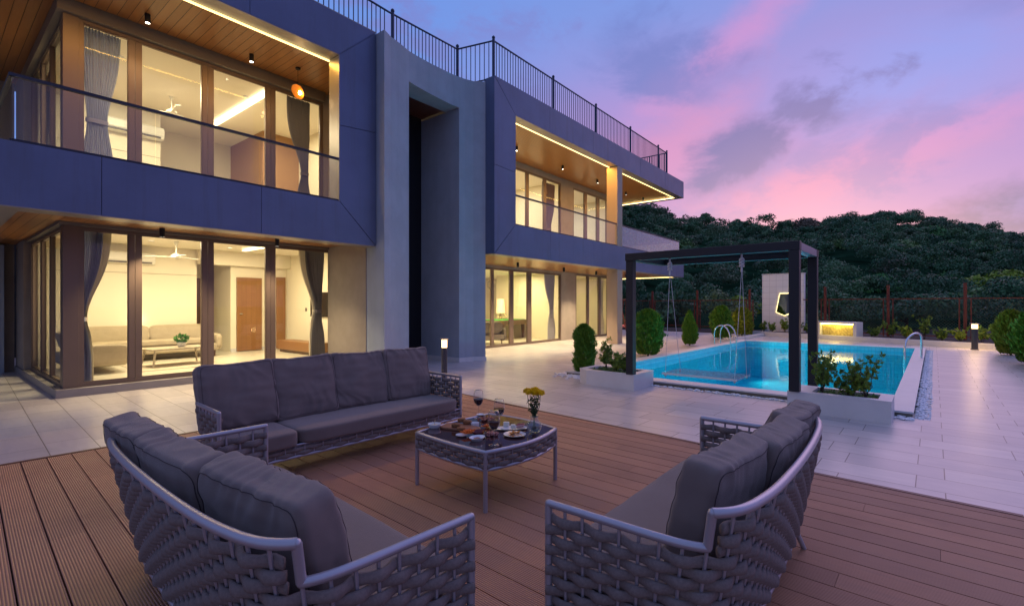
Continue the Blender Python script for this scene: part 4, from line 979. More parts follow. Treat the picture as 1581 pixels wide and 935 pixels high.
# pergola and swing
pg = thing('pergola', 'black square-tube pergola frame carrying the clear swing over the pool edge', 'pergola', (0, 0, 0), 0, None, True)
w2 = .065
for x, y, z in ((7.73, 4.00, .278), (7.70, 1.47, .286)): MB().box(x - w2, x + w2, y - w2, y + w2, z, 2.26).build('post', M_black, pg, bevel=.005)
MB().box(9.05 - w2, 9.05 + w2, 1.47 - w2, 1.47 + w2, -.2, 2.26).build('post', M_black, pg, bevel=.005)
MB().box(7.71 - w2, 7.71 + w2, 1.40, 4.07, 2.262, 2.39).build('beam', M_black, pg, bevel=.005)
MB().box(9.05 - w2, 9.05 + w2, 1.40, 4.07, 2.262, 2.375).build('beam', M_black, pg, bevel=.005)
MB().box(7.78, 8.98, 1.405, 1.535, 2.262, 2.375).build('beam', mat('beam_plate', (.22, .21, .26), .4, .4), pg, bevel=.005); MB().box(7.78, 8.98, 3.935, 4.065, 2.262, 2.375).build('beam', M_black, pg, bevel=.005)
MB().box(7.78, 8.98, 1.54, 3.93, 2.33, 2.342).build('roof_pane', glass('smoked_glass', (.75, .82, .82), 1.5, .5), pg)
st(pobj(MB().box(8.86, 9.2, 1.3, 1.65, -1.3, -.2).build('pool_pier', M_pool)))
sw = thing('swing', 'clear acrylic swing seat hanging on ropes from the black pergola', 'swing', (7.80, 2.74, .39), 0, None, True)
MB().box(-.34, .34, -.57, .57, -.014, .014).build('seat', glass('acrylic', (.80, .92, .95), 1.5, .35, haze=.16), sw, bevel=.004)
MB().box(-.342, -.334, -.572, .572, -.016, .016).build('seat_edge', mat('acrylic_edge', (.6, .75, .78), .2), sw)
for sy in (-1, 1):
    rp = MB(); ky = sy * .53
    for sx in (-1, 1): rp.tube([(sx * .30, ky, -.03), (sx * .30, ky, .03), (-.05 + sx * .012, ky + .03 * sy, 1.62)], .0038, 6); rp.lathe([(0, -.03), (.018, -.015), (.018, .01), (0, .025)], 8, (sx * .30, ky, -.02))
    rp.tube([(-.06, ky + .03 * sy, 1.6), (-.06, ky + .03 * sy, 1.89)], .014, 8)
    mr = mat('swing_rope', (.55, .56, .6), .8); o = rp.build('rope', mr, sw, smooth=40)
    kn = MB()
    for i in range(3): kn.tube([(-.06 + .035 * math.cos(a), ky + .03 * sy + .03 * math.sin(a), 1.70 + i * .045 + .018 * math.sin(2 * a)) for a in np.linspace(0, 6.283, 14)[:-1]], .010, 6, closed=True)
    kn.build('knot', mr, sw, smooth=50)
# ladders
def rail(pts, r=.021):
    mb = MB(); P_ = [Vector(p) for p in pts]; out = []
    for i in range(len(P_) - 1):
        p0 = P_[max(i - 1, 0)]; p1 = P_[i]; p2 = P_[i + 1]; p3 = P_[min(i + 2, len(P_) - 1)]
        for k in range(8):
            t = k / 8; out.append(.5 * ((2 * p1) + (-p0 + p2) * t + (2 * p0 - 5 * p1 + 4 * p2 - p3) * t * t + (-p0 + 3 * p1 - 3 * p2 + p3) * t ** 3))
    out.append(P_[-1]); return mb.tube(out, r, 10)
ld = thing('pool_ladder', 'curved steel pool ladder at the left side of the pool', 'ladder', (17.9, 5.62, .08), 0, None, True)
for dx in (-.32, .32): rail([(dx, .24, 0), (dx, .24, .45), (dx, .12, .66), (dx, -.10, .66), (dx, -.26, .42), (dx, -.30, 0), (dx, -.30, -.9)]).build('rail', M_chrome, ld, smooth=True)
for z in (-.35, -.65, -.9): MB().box(-.32, .32, -.34, -.26, z, z + .03).build('step', M_chrome, ld)
ld = thing('pool_handrail', 'single arched steel handrail over the right coping of the pool', 'handrail', (16.6, .30, .08), 0, None, True)
rail([(.25, .0 - .05, 0), (.25, -.05, .45), (.12, -.03, .62), (-.1, .08, .66), (-.35, .22, .52), (-.5, .27, .25), (-.52, .28, -.4)], .024).build('rail', M_chrome, ld, smooth=True)
MB().lathe([(.05, 0), (.045, .012), (.024, .02)], 14, (.25, -.05, .0)).build('flange', M_chrome, ld)
# feature wall and mirror
fw = thing('feature_wall', 'tall freestanding white tiled wall behind the pool', 'wall', (27.0, 5.65, 0), 0, None, True)
M_ftile = mat('feature_tile', (.8, .8, .8), .5); t, b, tcx = tweak(M_ftile)
br = t.new('ShaderNodeTexBrick', offset=0); s = t.new('ShaderNodeSeparateXYZ'); t.put(s.inputs[0], tcx); t.put(br.inputs['Vector'], t.comb(s.outputs[1], s.outputs[2], 0))
br.inputs['Scale'].default_value = 1; br.inputs['Brick Width'].default_value = .3; br.inputs['Row Height'].default_value = .3; br.inputs['Mortar Size'].default_value = .006
br.inputs['Color1'].default_value = (.86, .85, .86, 1); br.inputs['Color2'].default_value = (.82, .81, .82, 1); br.inputs['Mortar'].default_value = (.58, .57, .58, 1); t.put(b.inputs['Base Color'], br.outputs[0])
MB().box(-.12, .12, -.93, .94, 0, 3.0).build('body', M_ftile, fw); MB().box(-.14, .14, -.95, .96, 3.0, 3.05).build('cap', M_stone, fw)
mi = thing('backlit_mirror', 'dark hexagonal mirror with a glowing edge on the white feature wall', 'mirror', (26.86, 5.60, 0), 0, None, True)
hx = [(-.17, 2.04), (.21, 2.04), (.40, 1.16), (.03, .97), (-.33, 1.13)][::-1]
hx = [(-a, z) for a, z in hx]
def yz(poly, x0, x1):
    n = len(poly); return MB().add([(x0, y, z) for y, z in poly] + [(x1, y, z) for y, z in poly], [tuple(range(n)), tuple(range(2 * n - 1, n - 1, -1))] + [(i, n + i, n + (i + 1) % n, (i + 1) % n) for i in range(n)])
yz(hx, -.03, -.01).build('mirror_glass', mat('mirror_glass', (.35, .38, .38), .04, 1.), mi)
cx0 = sum(p[0] for p in hx) / 5; cz0 = sum(p[1] for p in hx) / 5
big = [(cx0 + (y - cx0) * 1.07, cz0 + (z - cz0) * 1.04) for y, z in hx]
yz(big, -.008, .005).build('light_frame', emit('mirror_led', (1, .78, .30), 3), mi)
# water feature
wf = thing('water_feature', 'white box fountain with a lit yellow glass front on the kerb', 'fountain', (24.35, 3.05, 0), math.atan2(3.55, 9.3) * -1, None, True)
MB().box(-.15, .35, -.78, -.66, 0, .70).build('side_panel', M_stone, wf); MB().box(-.15, .35, .66, .78, 0, .70).build('side_panel', M_stone, wf)
MB().box(-.152, .35, -.78, .78, .701, .78).build('top', M_stone, wf); MB().box(-.152, .35, -.657, .657, 0, .12).build('base', M_stone, wf)
bkp = mat('rippled_water', (.62, .50, .18), .15, 0, .5, 14, 1.0, 16, bdetail=6); MB().box(.05, .1, -.657, .657, .122, .70).build('water_sheet', bkp, wf)
MB().box(-.08, -.05, -.64, .64, .672, .695).build('lamp_strip', emit('fountain_led', (1, .72, .16), 22), wf)
light('AREA', (-.06, 0, .66), 10, (1, .75, .2), 1.25, size_y=.03, rot=(0, R(25), 0), parent=wf)
# fence
F0, F1 = (23.3, -8.0), (27.3, 6.2); F2 = (28.2, 9.0); F3 = (29.5, 22)
def fence(a, b_, n, label, skip=()):
    t_ = thing('mesh_fence', label, 'fence', (0, 0, 0), 0, 'rust red mesh fences behind the terrace', True)
    A, B = Vector((a[0], a[1], 0)), Vector((b_[0], b_[1], 0)); D = (B - A); L = D.length; d = D.normalized(); nn = Vector((-d.y, d.x, 0))
    for i in range(n + 1):
        p_ = A + D * (i / n); mb = MB()
        mb.prism([(p_.x - .05, p_.y - .05), (p_.x + .05, p_.y - .05), (p_.x + .05, p_.y + .05), (p_.x - .05, p_.y + .05)], -.2, 2.33)
        for s_ in (-.17, .17):
            if i in (0, n) and False: continue
            c = p_ + d * s_; mb.tube([(c.x, c.y, -.2), (c.x, c.y, 1.75)], .028, 4)
        mb.build('post', M_redpost, t_)
    mb = MB()
    for z in (1.74, .25): mb.tube([(A.x, A.y, z), (B.x, B.y, z)], .028, 4)
    mb.build('rail', M_redpost, t_)
    wr_ = MB(); H_ = 1.45; pit = .11; k = -int(H_ / pit)
    while k * pit < L:
        for s_ in (1, -1):
            x0, z0, x1, z1 = k * pit, .27, k * pit + H_, .27 + H_
            if s_ < 0: z0, z1 = z1, z0
            if x0 < 0: z0 += s_ * (-x0); x0 = 0
            if x1 > L: z1 -= s_ * (x1 - L); x1 = L
            if x1 <= x0: continue
            p0, p1 = A + d * x0, A + d * x1
            r_ = .0035; wr_.add([(p0.x, p0.y, z0 - r_), (p1.x, p1.y, z1 - r_), (p1.x, p1.y, z1 + r_), (p0.x, p0.y, z0 + r_)], [(0, 1, 2, 3)])
        k += 1
    wr_.build('mesh_panel', M_wire, t_)
fence(F0, F1, 6, 'rust red mesh fence behind the right bollard and the fountain')
fence((27.7, 7.4), (29.0, 19.0), 4, 'rust red mesh fence stretching left of the white feature wall')
# bed plants
gpb = 'low shrubs in the planting bed along the kerb'
labs = ['first', 'second', 'third', 'fourth', 'fifth', 'sixth', 'seventh', 'eighth', 'ninth', 'tenth', 'eleventh', 'twelfth', 'thirteenth', 'fourteenth', 'fifteenth', 'sixteenth', 'seventeenth', 'eighteenth']
for i in range(18):
    f = i / 17; p = 22.3 + 3.4 * f + .75; q = -2.3 + 8.8 * f
    hh = .75 if i in (2, 5, 7, 15) else .5
    if abs(q - 3.05) < .75: continue
    sprig(p + (.35 if i % 2 else 0), q, .12, hh * (1.25 if i in (5,) else 1), 40 + i, 'small leafy shrub in the kerb bed, %s from the right end' % labs[i], gpb, .30, .055, 6, .8, M_leafP if i % 3 else M_leafN)
# swing chair beyond the column
gs = thing('garden_swing', 'red framed garden swing with pink cushions beyond the column', 'garden swing', (21.6, 10.55, 0))
for x in (-.45, .45):
    MB().tube([(x, -.5, 0), (x, -.1, 1.75), (x, .1, 1.75), (x, .5, 0)], .025, 8).build('frame_leg', M_redpost, gs)
MB().tube([(-.5, 0, 1.75), (.5, 0, 1.75)], .03, 8).build('top_bar', M_redpost, gs); soft('seat', mat('pink_cushion', (.45, .12, .12), .9), gs, (0, 0, .4), w=.85, d=.45, h=.12, n=6, e=5); soft('backrest', MATS['pink_cushion'], gs, (0, .22, .5), w=.85, d=.1, h=.45, n=6, e=5)
for x in (-.42, .42): MB().tube([(x, 0, .45), (x, 0, 1.75)], .012, 6).build('hanger', M_redpost, gs)
# ================================================================ HILL AND TREES
CF = Vector((.7783, .6279, 0)); CR = Vector((.6279, -.7783, 0))      # the pool's view axis and its right
def world_from(Xc, Yc): v = CR * Xc + CF * Yc; return v.x, v.y
sky_y = [(-2.0, 300), (.05, 300), (.22, 320), (.28, 318), (.35, 336), (.42, 344), (.48, 345), (.55, 343), (.63, 344), (.68, 336), (.75, 332), (.82, 338), (.88, 346), (.95, 352), (1.06, 365), (1.4, 372), (2.5, 380)]
def ridge(u):
    for (a, ya), (b_, yb) in zip(sky_y, sky_y[1:]):
        if u <= b_: return (470 - (ya + (yb - ya) * (u - a) / (b_ - a))) / 743
    return .12
YR = 165.
def hill(Xc, Yc):
    u = Xc / max(Yc, 1); k = max(0, min(1, (Yc - 34) / (YR - 34))); k = k * k * (3 - 2 * k) * .55 + k * .45
    h = (ridge(u) * YR + 1.5 - 4.4) * k
    h += 2.2 * noise.noise(Vector((Xc * .03, Yc * .03, 0))) * min(1, k * 2)
    if Yc > YR: h -= (Yc - YR) * .12
    return -.3 + max(h, -.3) + (.0)
hv = []; hf = []; nu, nv = 70, 40
for j in range(nv + 1):
    Yc = 30 + 260 * (j / nv)
    for i in range(nu + 1): u = -.6 + 2.6 * i / nu; x, y = world_from(u * Yc, Yc); hv.append((x, y, hill(u * Yc, Yc) - .25 + 1.9 * max(0, min(1, (Yc - 90) / 60))))
for j in range(nv):
    for i in range(nu): a = j * (nu + 1) + i; hf.append((a, a + 1, a + nu + 2, a + nu + 1))
st(MB().add(hv, hf).build('hill', M_grass, smooth=True))
def crown(rg_, cx, cy, cz, r, n, size, nb=9, flat=.75):
    """clumped crown: leaf patches on the shells of several lobes"""
    out = []
    for k in range(nb):
        d = rg_.normal(size=3); d /= np.linalg.norm(d); d[2] = abs(d[2]) * 1.1 - .25
        c = np.array([cx, cy, cz]) + d * r * rg_.uniform(.4, .72) * [1, 1, flat]; rb = r * rg_.uniform(.30, .48); m_ = n // nb
        e = rg_.normal(size=(m_, 3)); e /= np.linalg.norm(e, axis=1)[:, None]; e[:, 2] = np.where(e[:, 2] < -.3, -e[:, 2], e[:, 2])
        pc_ = c + e * rb * rg_.uniform(.72, 1.05, m_)[:, None] * [1, 1, .8]
        nrm = e + rg_.normal(0, .45, (m_, 3)); nrm /= np.linalg.norm(nrm, axis=1)[:, None]
        a = np.cross(nrm, rg_.normal(size=(m_, 3))); a /= np.linalg.norm(a, axis=1)[:, None]; b_ = np.cross(nrm, a)
        s_ = size * rg_.uniform(.5, 1.4, m_)[:, None]
        out.append(np.stack([pc_ - a * s_, pc_ + b_ * s_ * .55, pc_ + a * s_, pc_ - b_ * s_ * .55], 1).reshape(-1, 3))
    return np.concatenate(out)
rgf = np.random.RandomState(21); FV = []
Yc = 31.
while Yc < 192:
    step = 3.4 + Yc * .022
    u = .12 + rgf.uniform(0, .03)
    while u < 1.22:
        Xc = u * Yc; x, y = world_from(Xc + rgf.normal(0, 1), Yc + rgf.normal(0, 1.6)); r = rgf.uniform(1.7, 3.6) * (.55 + Yc / 230)
        z = hill(Xc, Yc) + r * rgf.uniform(.35, 1.0)
        FV.append(crown(rgf, x, y, z, r, int(900 if Yc > 90 else 1300), .060 + Yc * .0011, 10))
        u += (step * rgf.uniform(.8, 1.3)) / Yc
    Yc += step * .95
for i in range(120):      # irregular skyline crowns
    u = .12 + 1.1 * i / 119 + rgf.uniform(-.01, .01); Yc = YR + rgf.uniform(-3, 6); x, y = world_from(u * Yc, Yc); r = rgf.uniform(2.2, 4.6)
    FV.append(crown(rgf, x, y, hill(u * Yc, Yc) + r * .25 + rgf.uniform(0, 1.0), r, 1100, .19))
o = leafobj('forest', np.concatenate(FV), M_leafF); tag(o, 'dark green wood covering the hillside behind the pool', 'forest', kind='stuff')
def tree(px, py, Yc, r, h, m, label, seed, n=2600, size=None, grp=None, nb=14):
    """tree whose crown centre stands at distance Yc"""
    rg_ = np.random.RandomState(seed); Xc = (px - 790.5) / 743 * Yc; x, y = world_from(Xc, Yc); zc = 1.5 + (470 - py) / 743 * Yc; g0 = hill(Xc, Yc) - .3
    t_ = thing('tree', label, 'tree', (x, y, g0), 0, grp)
    H_ = zc - g0
    tk = MB(); tk.tube([(0, 0, 0), (.05 * r, 0, H_ * .5), (0, .05 * r, H_ * .9)], [r * .07, r * .05, r * .03], 8)
    for k in range(5):
        a = k * 1.26 + seed; tk.tube([(0, 0, H_ * (.45 + .08 * k)), (math.cos(a) * r * .6, math.sin(a) * r * .6, H_ * (.75 + .08 * k))], [r * .03, r * .01], 6)
    tk.build('trunk', M_bark, t_)
    leafobj('crown', crown(rg_, 0, 0, H_, r, n, size or Yc * .0035, nb), m, t_)
tg = 'trees just beyond the fence'
tree(1535, 452, 62, 4.6, 0, M_leafN, 'yellow-green spreading tree above the fence at the right', 1, 4200, .22, tg, 18)
tree(1580, 470, 50, 3.6, 0, M_leafM, 'grey-green tree at the right edge behind the fence', 2, 3600, .20, tg, 18)
tree(1500, 476, 48, 3.0, 0, M_leafM, 'grey-green bushy tree under the yellow-green crown', 3, 3600, .19, tg, 16)
tree(1446, 450, 66, 3.6, 0, M_leafN if False else leafmat('mid_green_leaves', (.05, .18, .055), (.10, .28, .07)), 'round mid-green tree left of the yellow-green one', 4, 3600, .22, tg, 16)
tree(1352, 452, 60, 3.6, 0, MATS['mid_green_leaves'], 'broad dark green tree above the fountain', 5, 3400, .22, tg, 16)
tree(1150, 478, 34, 1.5, 0, M_leafN, 'small yellow-green tree behind the fence left of the white wall', 6, 2200, .11, tg, 12)
tree(1400, 485, 36, 1.9, 0, M_leafF, 'dark bushy tree behind the fence beside the pool handrail', 7, 2600, .13, tg, 12)
tree(1045, 482, 38, 2.2, 0, M_leafF, 'dark tree behind the fence beyond the swing ropes', 8, 2600, .14, tg, 12)
tree(1260, 470, 52, 3.2, 0, MATS['mid_green_leaves'], 'dark green tree between the white wall and the fountain', 9, 3000, .19, tg, 14)
M_leafB = leafmat('russet_leaves', (.13, .10, .07), (.20, .15, .10))
for i, (px, py, Yc_, r, mm_, lab_) in enumerate(((1200, 412, 88, 5.0, 'mid_green_leaves', 'rounded mid-green tree on the slope above the white feature wall'), (1290, 398, 100, 6.0, 'grey_green_leaves', 'broad grey-green crown halfway up the hill left of the middle'),
        (1335, 378, 122, 6.5, 'russet_leaves', 'russet-brown crown high on the slope'), (1395, 402, 92, 5.5, 'grey_green_leaves', 'pale grey-green crown in the middle of the hillside'), (1480, 398, 100, 6.5, 'mid_green_leaves', 'wide mid-green crown on the slope at the right'),
        (1430, 372, 128, 6.5, 'mid_green_leaves', 'green crown just below the ridge'), (1548, 395, 105, 6.5, 'grey_green_leaves', 'grey-green crown on the slope near the right edge'), (1110, 400, 96, 5.2, 'mid_green_leaves', 'mid-green crown on the slope above the pergola middle'),
        (1250, 362, 138, 7.0, 'russet_leaves', 'faded russet crown under the ridge left of the middle'), (1040, 395, 90, 5.0, 'grey_green_leaves', 'grey-green crown on the slope beside the villa'))):
    tree(px, py, Yc_, r, 0, MATS[mm_] if mm_ in MATS else None, lab_, 60 + i, 3000, Yc_ * .0022, 'crowns that stand out on the wooded slope', 13)
sg = 'tall trees standing out on the ridge'
for i, (px, py, r) in enumerate(((1362, 342, 5.6), (1440, 347, 4.2), (1497, 356, 3.8), (1535, 362, 2.8), (1282, 347, 3.8), (1085, 344, 4.6), (1018, 335, 5.4), (1140, 350, 3.6))):
    tree(px, py, 163, r, 0, M_leafF, ('ridge tree with the broadest crown, right of the middle', 'flat-topped ridge tree right of the broadest one', 'umbrella-shaped ridge tree with sky under its crown', 'smallest lone ridge tree near the right edge', 'ridge tree just left of the broadest crown', 'ridge tree above the balcony tip, second from the villa', 'bulky ridge tree closest to the villa', 'small ridge tree above the pergola middle')[i], 30 + i, 1700, .36, sg, 11)

# ================================================================ WOVEN LOUNGE FURNITURE
def catmull(pts, k=10):
    P_ = [Vector(p) for p in pts]; out = []
    for i in range(len(P_) - 1):
        p0 = P_[max(i - 1, 0)]; p1 = P_[i]; p2 = P_[i + 1]; p3 = P_[min(i + 2, len(P_) - 1)]
        for j in range(k):
            t = j / k; out.append(.5 * ((2 * p1) + (-p0 + p2) * t + (2 * p0 - 5 * p1 + 4 * p2 - p3) * t * t + (-p0 + 3 * p1 - 3 * p2 + p3) * t ** 3))
    out.append(P_[-1]); return out
def resample(P_, ds):
    L = [0]
    for a, b_ in zip(P_, P_[1:]): L.append(L[-1] + (b_ - a).length)
    n = max(2, round(L[-1] / ds)); out = []; j = 0
    for i in range(n + 1):
        s_ = L[-1] * i / n
        while j < len(L) - 2 and L[j + 1] < s_: j += 1
        f = (s_ - L[j]) / max(1e-9, L[j + 1] - L[j]); out.append(P_[j].lerp(P_[j + 1], f))
    return out, L[-1] / n
def weave(mb, fn, n, sub, z0, z1, pitch, th=.0125, hh=.0228, amp=.0145, phase=0, zlim=None):
    """ropes woven alternately in front of and behind n uprights; fn(u, z) -> (point, outward normal), u in bars"""
    row = 0; z = z0 + pitch / 2; NS = 8
    while z < z1 - pitch * .35:
        segs = []; cur = []
        for i in range(n * sub + 1):
            u = i / sub
            if zlim and z + pitch * .3 > zlim(u):
                if len(cur) > sub: segs.append(cur)
                cur = []; continue
            cur.append(u)
        if len(cur) > sub: segs.append(cur)
        for sg_ in segs:
            vs = []
            for u in sg_:
                sgn = math.sin(math.pi * (u + row + .5)); dz = 0
                p_, nn, tt = fn(u, z + dz)
                off = amp * sgn
                k = .84 + .18 * abs(sgn)
                for j in range(NS):
                    a = 2 * math.pi * j / NS
                    ca, sa = math.cos(a), math.sin(a); vs.append(p_ + nn * (off + th * math.copysign(abs(ca) ** .7, ca)) + Vector((0, 0, 1)) * hh * k * math.copysign(abs(sa) ** .8, sa))
            m_ = len(sg_)
            fs = [(i * NS + j, i * NS + (j + 1) % NS, (i + 1) * NS + (j + 1) % NS, (i + 1) * NS + j) for i in range(m_ - 1) for j in range(NS)]
            fs += [tuple(range(NS - 1, -1, -1)), tuple((m_ - 1) * NS + j for j in range(NS))]
            mb.add(vs, fs)
        row += 1; z += pitch
AH, BH, ZB = .66, .79, .185
def lounge(label, L, place, cushions, skew=0., bd=.80, seat_split=None, seed=0, legs=None, ch=.50, ce=11, rz=None):
    """place = ((ox,oy) pool axes of the arm front, unit vector along the seat width)"""
    (ox, oy), ang = place
    t_ = thing('outdoor_sofa', label, 'sofa', (ox, oy, .03), ang, 'woven rope sofas on the deck', True)
    fz = lambda z: z - .03
    half = [(0, 0), (0, .16), (0, .32), (.0, .48), (.012, .60), (.04, .67), (.10, .72), (.20, .755), (.40, .785), (.70, .80)]
    pts = [(x, d * bd / .80 if d > .6 else d) for x, d in half] + [(L / 2, bd * 1.005)] + [(L - x, d * bd / .80 if d > .6 else d) for x, d in half[::-1]]
    pts = [(x, d + skew * (max(0, x) / L) * max(0, d - .45) / .35) for x, d in pts]
    curve = catmull([(x, d, 0) for x, d in pts], 8)
    bars, ds = resample(curve, .083); n = len(bars) - 1
    def at(u):
        i = min(int(u), n - 1); f = u - i
        p0, p1, p2, p3 = bars[max(i - 1, 0)], bars[i], bars[i + 1], bars[min(i + 2, n)]
        p_ = .5 * ((2 * p1) + (-p0 + p2) * f + (2 * p0 - 5 * p1 + 4 * p2 - p3) * f * f + (-p0 + 3 * p1 - 3 * p2 + p3) * f ** 3)
        tg_ = (p2 - p1).lerp(p2 - p0 if i else p2 - p1, .5).normalized(); 
        return p_, tg_
    def fn(u, z):
        p_, tg_ = at(u); k = 1 - (z - ZB) / (.72 - ZB)
        x = L / 2 + (p_.x - L / 2) * (1 - .055 * k * min(1, p_.y / .5)); y = p_.y * (1 - .13 * k * min(1, p_.y / .5))
        nn = Vector((-tg_.y, tg_.x, 0)).normalized()
        return Vector((x, y, fz(z))), nn, tg_
    # bar index where arm meets the raised back
    iu0 = next(i for i in range(n + 1) if bars[i].y > .615); iu1 = n - iu0
    ztop = lambda u: AH if (u < iu0 + .0 or u > iu1) else BH
    fr = MB(); r = .0165
    arm1 = [fn(u / 4, AH)[0] for u in range(0, iu0 * 4 + 1)]; arm2 = [fn(u / 4, AH)[0] for u in range(iu1 * 4, n * 4 + 1)]
    back = [fn(u / 4, BH)[0] for u in range(iu0 * 4, iu1 * 4 + 1)]
    fr.tube([Vector((arm1[0].x, -.0, fz(ZB))), *arm1[:1]], r, 10); fr.tube(arm1, r, 10); fr.tube([arm1[-1], back[0]], r, 10); fr.tube(back, r + .0015, 12)
    fr.tube([back[-1], arm2[0]], r, 10); fr.tube(arm2, r, 10); fr.tube([arm2[-1], Vector((arm2[-1].x, 0, fz(ZB)))], r, 10)
    for p_ in (arm1[0], arm1[-1], back[0], back[-1], arm2[0], arm2[-1]): fr.lathe([(0, -r), (r * .7, -r * .7), (r, 0), (r * .7, r * .7), (0, r)], 10, tuple(p_))
    fr.tube([fn(u / 4, ZB)[0] for u in range(n * 4 + 1)], .014, 8); fr.tube([(0, 0, fz(ZB)), (L, 0, fz(ZB))], .014, 8); fr.tube([(0, 0, fz(.285)), (L, 0, fz(.285))], .009, 8)
    bb = fr
    for i in range(1, n): bb.tube([fn(i, ZB)[0], fn(i, .45)[0], fn(i, ztop(i) if i not in (iu0, iu1) else BH)[0]], .0068, 6, cap=False)
    nf = round(L / .083)
    for i in range(1, nf): bb.tube([(L * i / nf, 0, fz(ZB)), (L * i / nf, 0, fz(.285))], .006, 6, cap=False)
    fr.build('frame', M_powder, t_, smooth=50)
    rp = MB(); zl = lambda u: (AH - .02) if (u < iu0 + .5 or u > iu1 - .5) else (BH - .012)
    weave(rp, fn, n, 6, ZB + .01, BH, .0425, zlim=zl)
    weave(rp, lambda u, z: (Vector((L * u / nf, 0, fz(z))), Vector((0, -1, 0)), None), nf, 6, ZB + .008, .285, .034, hh=.0195, amp=.010)
    for x in (0, L):            # rope bound round the front posts
        for k in range(5): rp.tube([(x + (.022 if x == 0 else -.022) + .0 * k, .035, fz(ZB + .03 + k * .085)), (x + (.022 if x == 0 else -.022), .035, fz(ZB + .10 + k * .085))], .014, 6) if False else None
    rp.build('rope_weave', M_rope, t_, smooth=True)
    for i, (x, y) in enumerate(legs or [(.16, .08), (L - .16, .08), (.32, .66), (L - .32, .66)]):
        sx = -1 if x < L / 2 else 1; sy = -1 if y < .4 else 1
        MB().tube([(x - sx * .02, y - sy * .02, fz(ZB)), (x + sx * .03, y + sy * .035, 0)], [.018, .013], 10).build('leg', M_powder, t_, smooth=50)
    # seat base + cushions
    MB().box(.05, L - .05, .02, .60, fz(.255), fz(.272)).build('seat_panel', M_powder, t_)
    xs = seat_split or [.03, L - .03]
    for i, (a, b_) in enumerate(zip(xs, xs[1:])):
        soft('seat_cushion', M_cush, t_, ((a + b_) / 2, .30, fz(.275)), w=b_ - a - .006, d=.70, h=.145, n=20, e=9, wr=.005, seed=seed + 3 + i)
    for i, (a, b_, dy, ztw, rzz) in enumerate(cushions):
        cc = soft('back_cushion', M_cush, t_, ((a + b_) / 2, .455 + dy, fz(.405)), (R(-11 + ztw), R(rnd.uniform(-1.5, 1.5)), R(rzz)), w=b_ - a, d=.20, h=ch, n=44, e=ce, puff=.34, wr=.021, seed=seed + i * 5, slump=.08)
        # piping round the front and back seams
        for sy in (-1, 1):
            me = softbox(w=b_ - a, d=.20, h=ch, n=44, e=ce, puff=.34, wr=.021, seed=seed + i * 5, slump=.08)
            pts_ = []
            bm = bmesh.new(); bmesh.ops.create_cube(bm, size=2); bmesh.ops.subdivide_edges(bm, edges=bm.edges[:], cuts=44, use_grid_fill=True)
            bm.verts.ensure_lookup_table()
            ring = [(math.atan2(v.co.z, v.co.x), v.index) for v in bm.verts if abs(v.co.y - sy) < 1e-4 and max(abs(v.co.x), abs(v.co.z)) > .999]
            bm.free(); ring.sort()
            pts_ = [me.vertices[j].co.copy() for _, j in ring]; pts_ = [p_ + Vector((0, sy * .002, 0)) for p_ in pts_]
            MB().tube(pts_, .0016, 5, closed=True).build('seam', M_seam, cc, smooth=True); bpy.data.meshes.remove(me)
    return t_
def frame_from(pa, pb):      # angle of the seat direction in pool axes
    return math.atan2(pb[1] - pa[1], pb[0] - pa[0])
def cushset(L, n, dys=None, m0=.05):
    w_ = (L - 2 * m0) / n; return [(m0 + i * w_ - .012, m0 + (i + 1) * w_ + .012, (dys or [0] * n)[i], rnd.uniform(-2, 2), rnd.uniform(-3, 3)) for i in range(n)]
# left sofa: near arm front (1.328,1.381) -> far (1.383,3.486), back towards -p
aL = frame_from((1.328, 1.381), (1.383, 3.486))
lounge('grey woven sofa seen from behind at the left, with three plump cushions', 2.105, ((1.328, 1.381), aL), [(.11, .82, .075, 1, 8.5), (.80, 1.49, .165, -1, 7), (1.46, 2.10, .225, 0, 4)], skew=.10, seed=1)
# right sofa: far (3.61,1.292) -> near (1.636,1.228), back towards -q
aR = frame_from((3.61, 1.292), (1.636, 1.228))
lounge('grey woven sofa at the right with its back to the pool', 1.975, ((3.61, 1.292), aR), [(.03, .62, .10, 0, -3), (.59, 1.20, .10, -2, -4), (1.13, 1.76, .04, 1, -6)], bd=.785, seed=2)
# back sofa: (1.302,4.15) -> (3.831,4.159)
aB = frame_from((1.302, 4.15), (3.831, 4.159))
lounge('long grey woven sofa with four cushions in front of the living room', 2.53, ((1.302, 4.15), aB), cushset(2.47, 4, [.03, .04, .04, .02], .03), bd=.74, seat_split=[.03, .62, 2.50], seed=3, ch=.60, ce=14)
# ---- coffee table
C4 = [(2.45, 3.18), (2.44, 2.39), (3.29, 2.40), (3.31, 3.20)]
tcx_, tcy_ = 2.87, 2.79
ct = thing('coffee_table', 'square woven coffee table with curved sides and dark glass top', 'table', (tcx_, tcy_, .03), 0, None, True)
cor = [Vector((x - tcx_, y - tcy_, 0)) for x, y in C4]
def side(a, b_, bul, n=12):
    d = b_ - a; nn = Vector((-d.y, d.x, 0)).normalized(); 
    if nn.dot((a + b_) / 2) < 0: nn = -nn
    return [a.lerp(b_, i / n) + nn * bul * math.sin(math.pi * i / n) for i in range(n)]
bul = [.02, .075, .06, .02]
loop = []
for i in range(4): loop += side(cor[i], cor[(i + 1) % 4], bul[i])
TZ = .42
tf = MB(); tf.tube([p_ + Vector((0, 0, TZ)) for p_ in loop], .017, 10, closed=True); tf.tube([p_ + Vector((0, 0, TZ - .125)) for p_ in loop], .012, 8, closed=True); 
for p_ in cor: MB().tube([p_ + Vector((0, 0, TZ - .005)), p_], .0165, 10).build('leg', M_powder, ct, smooth=50)
cw = MB(); cb = tf
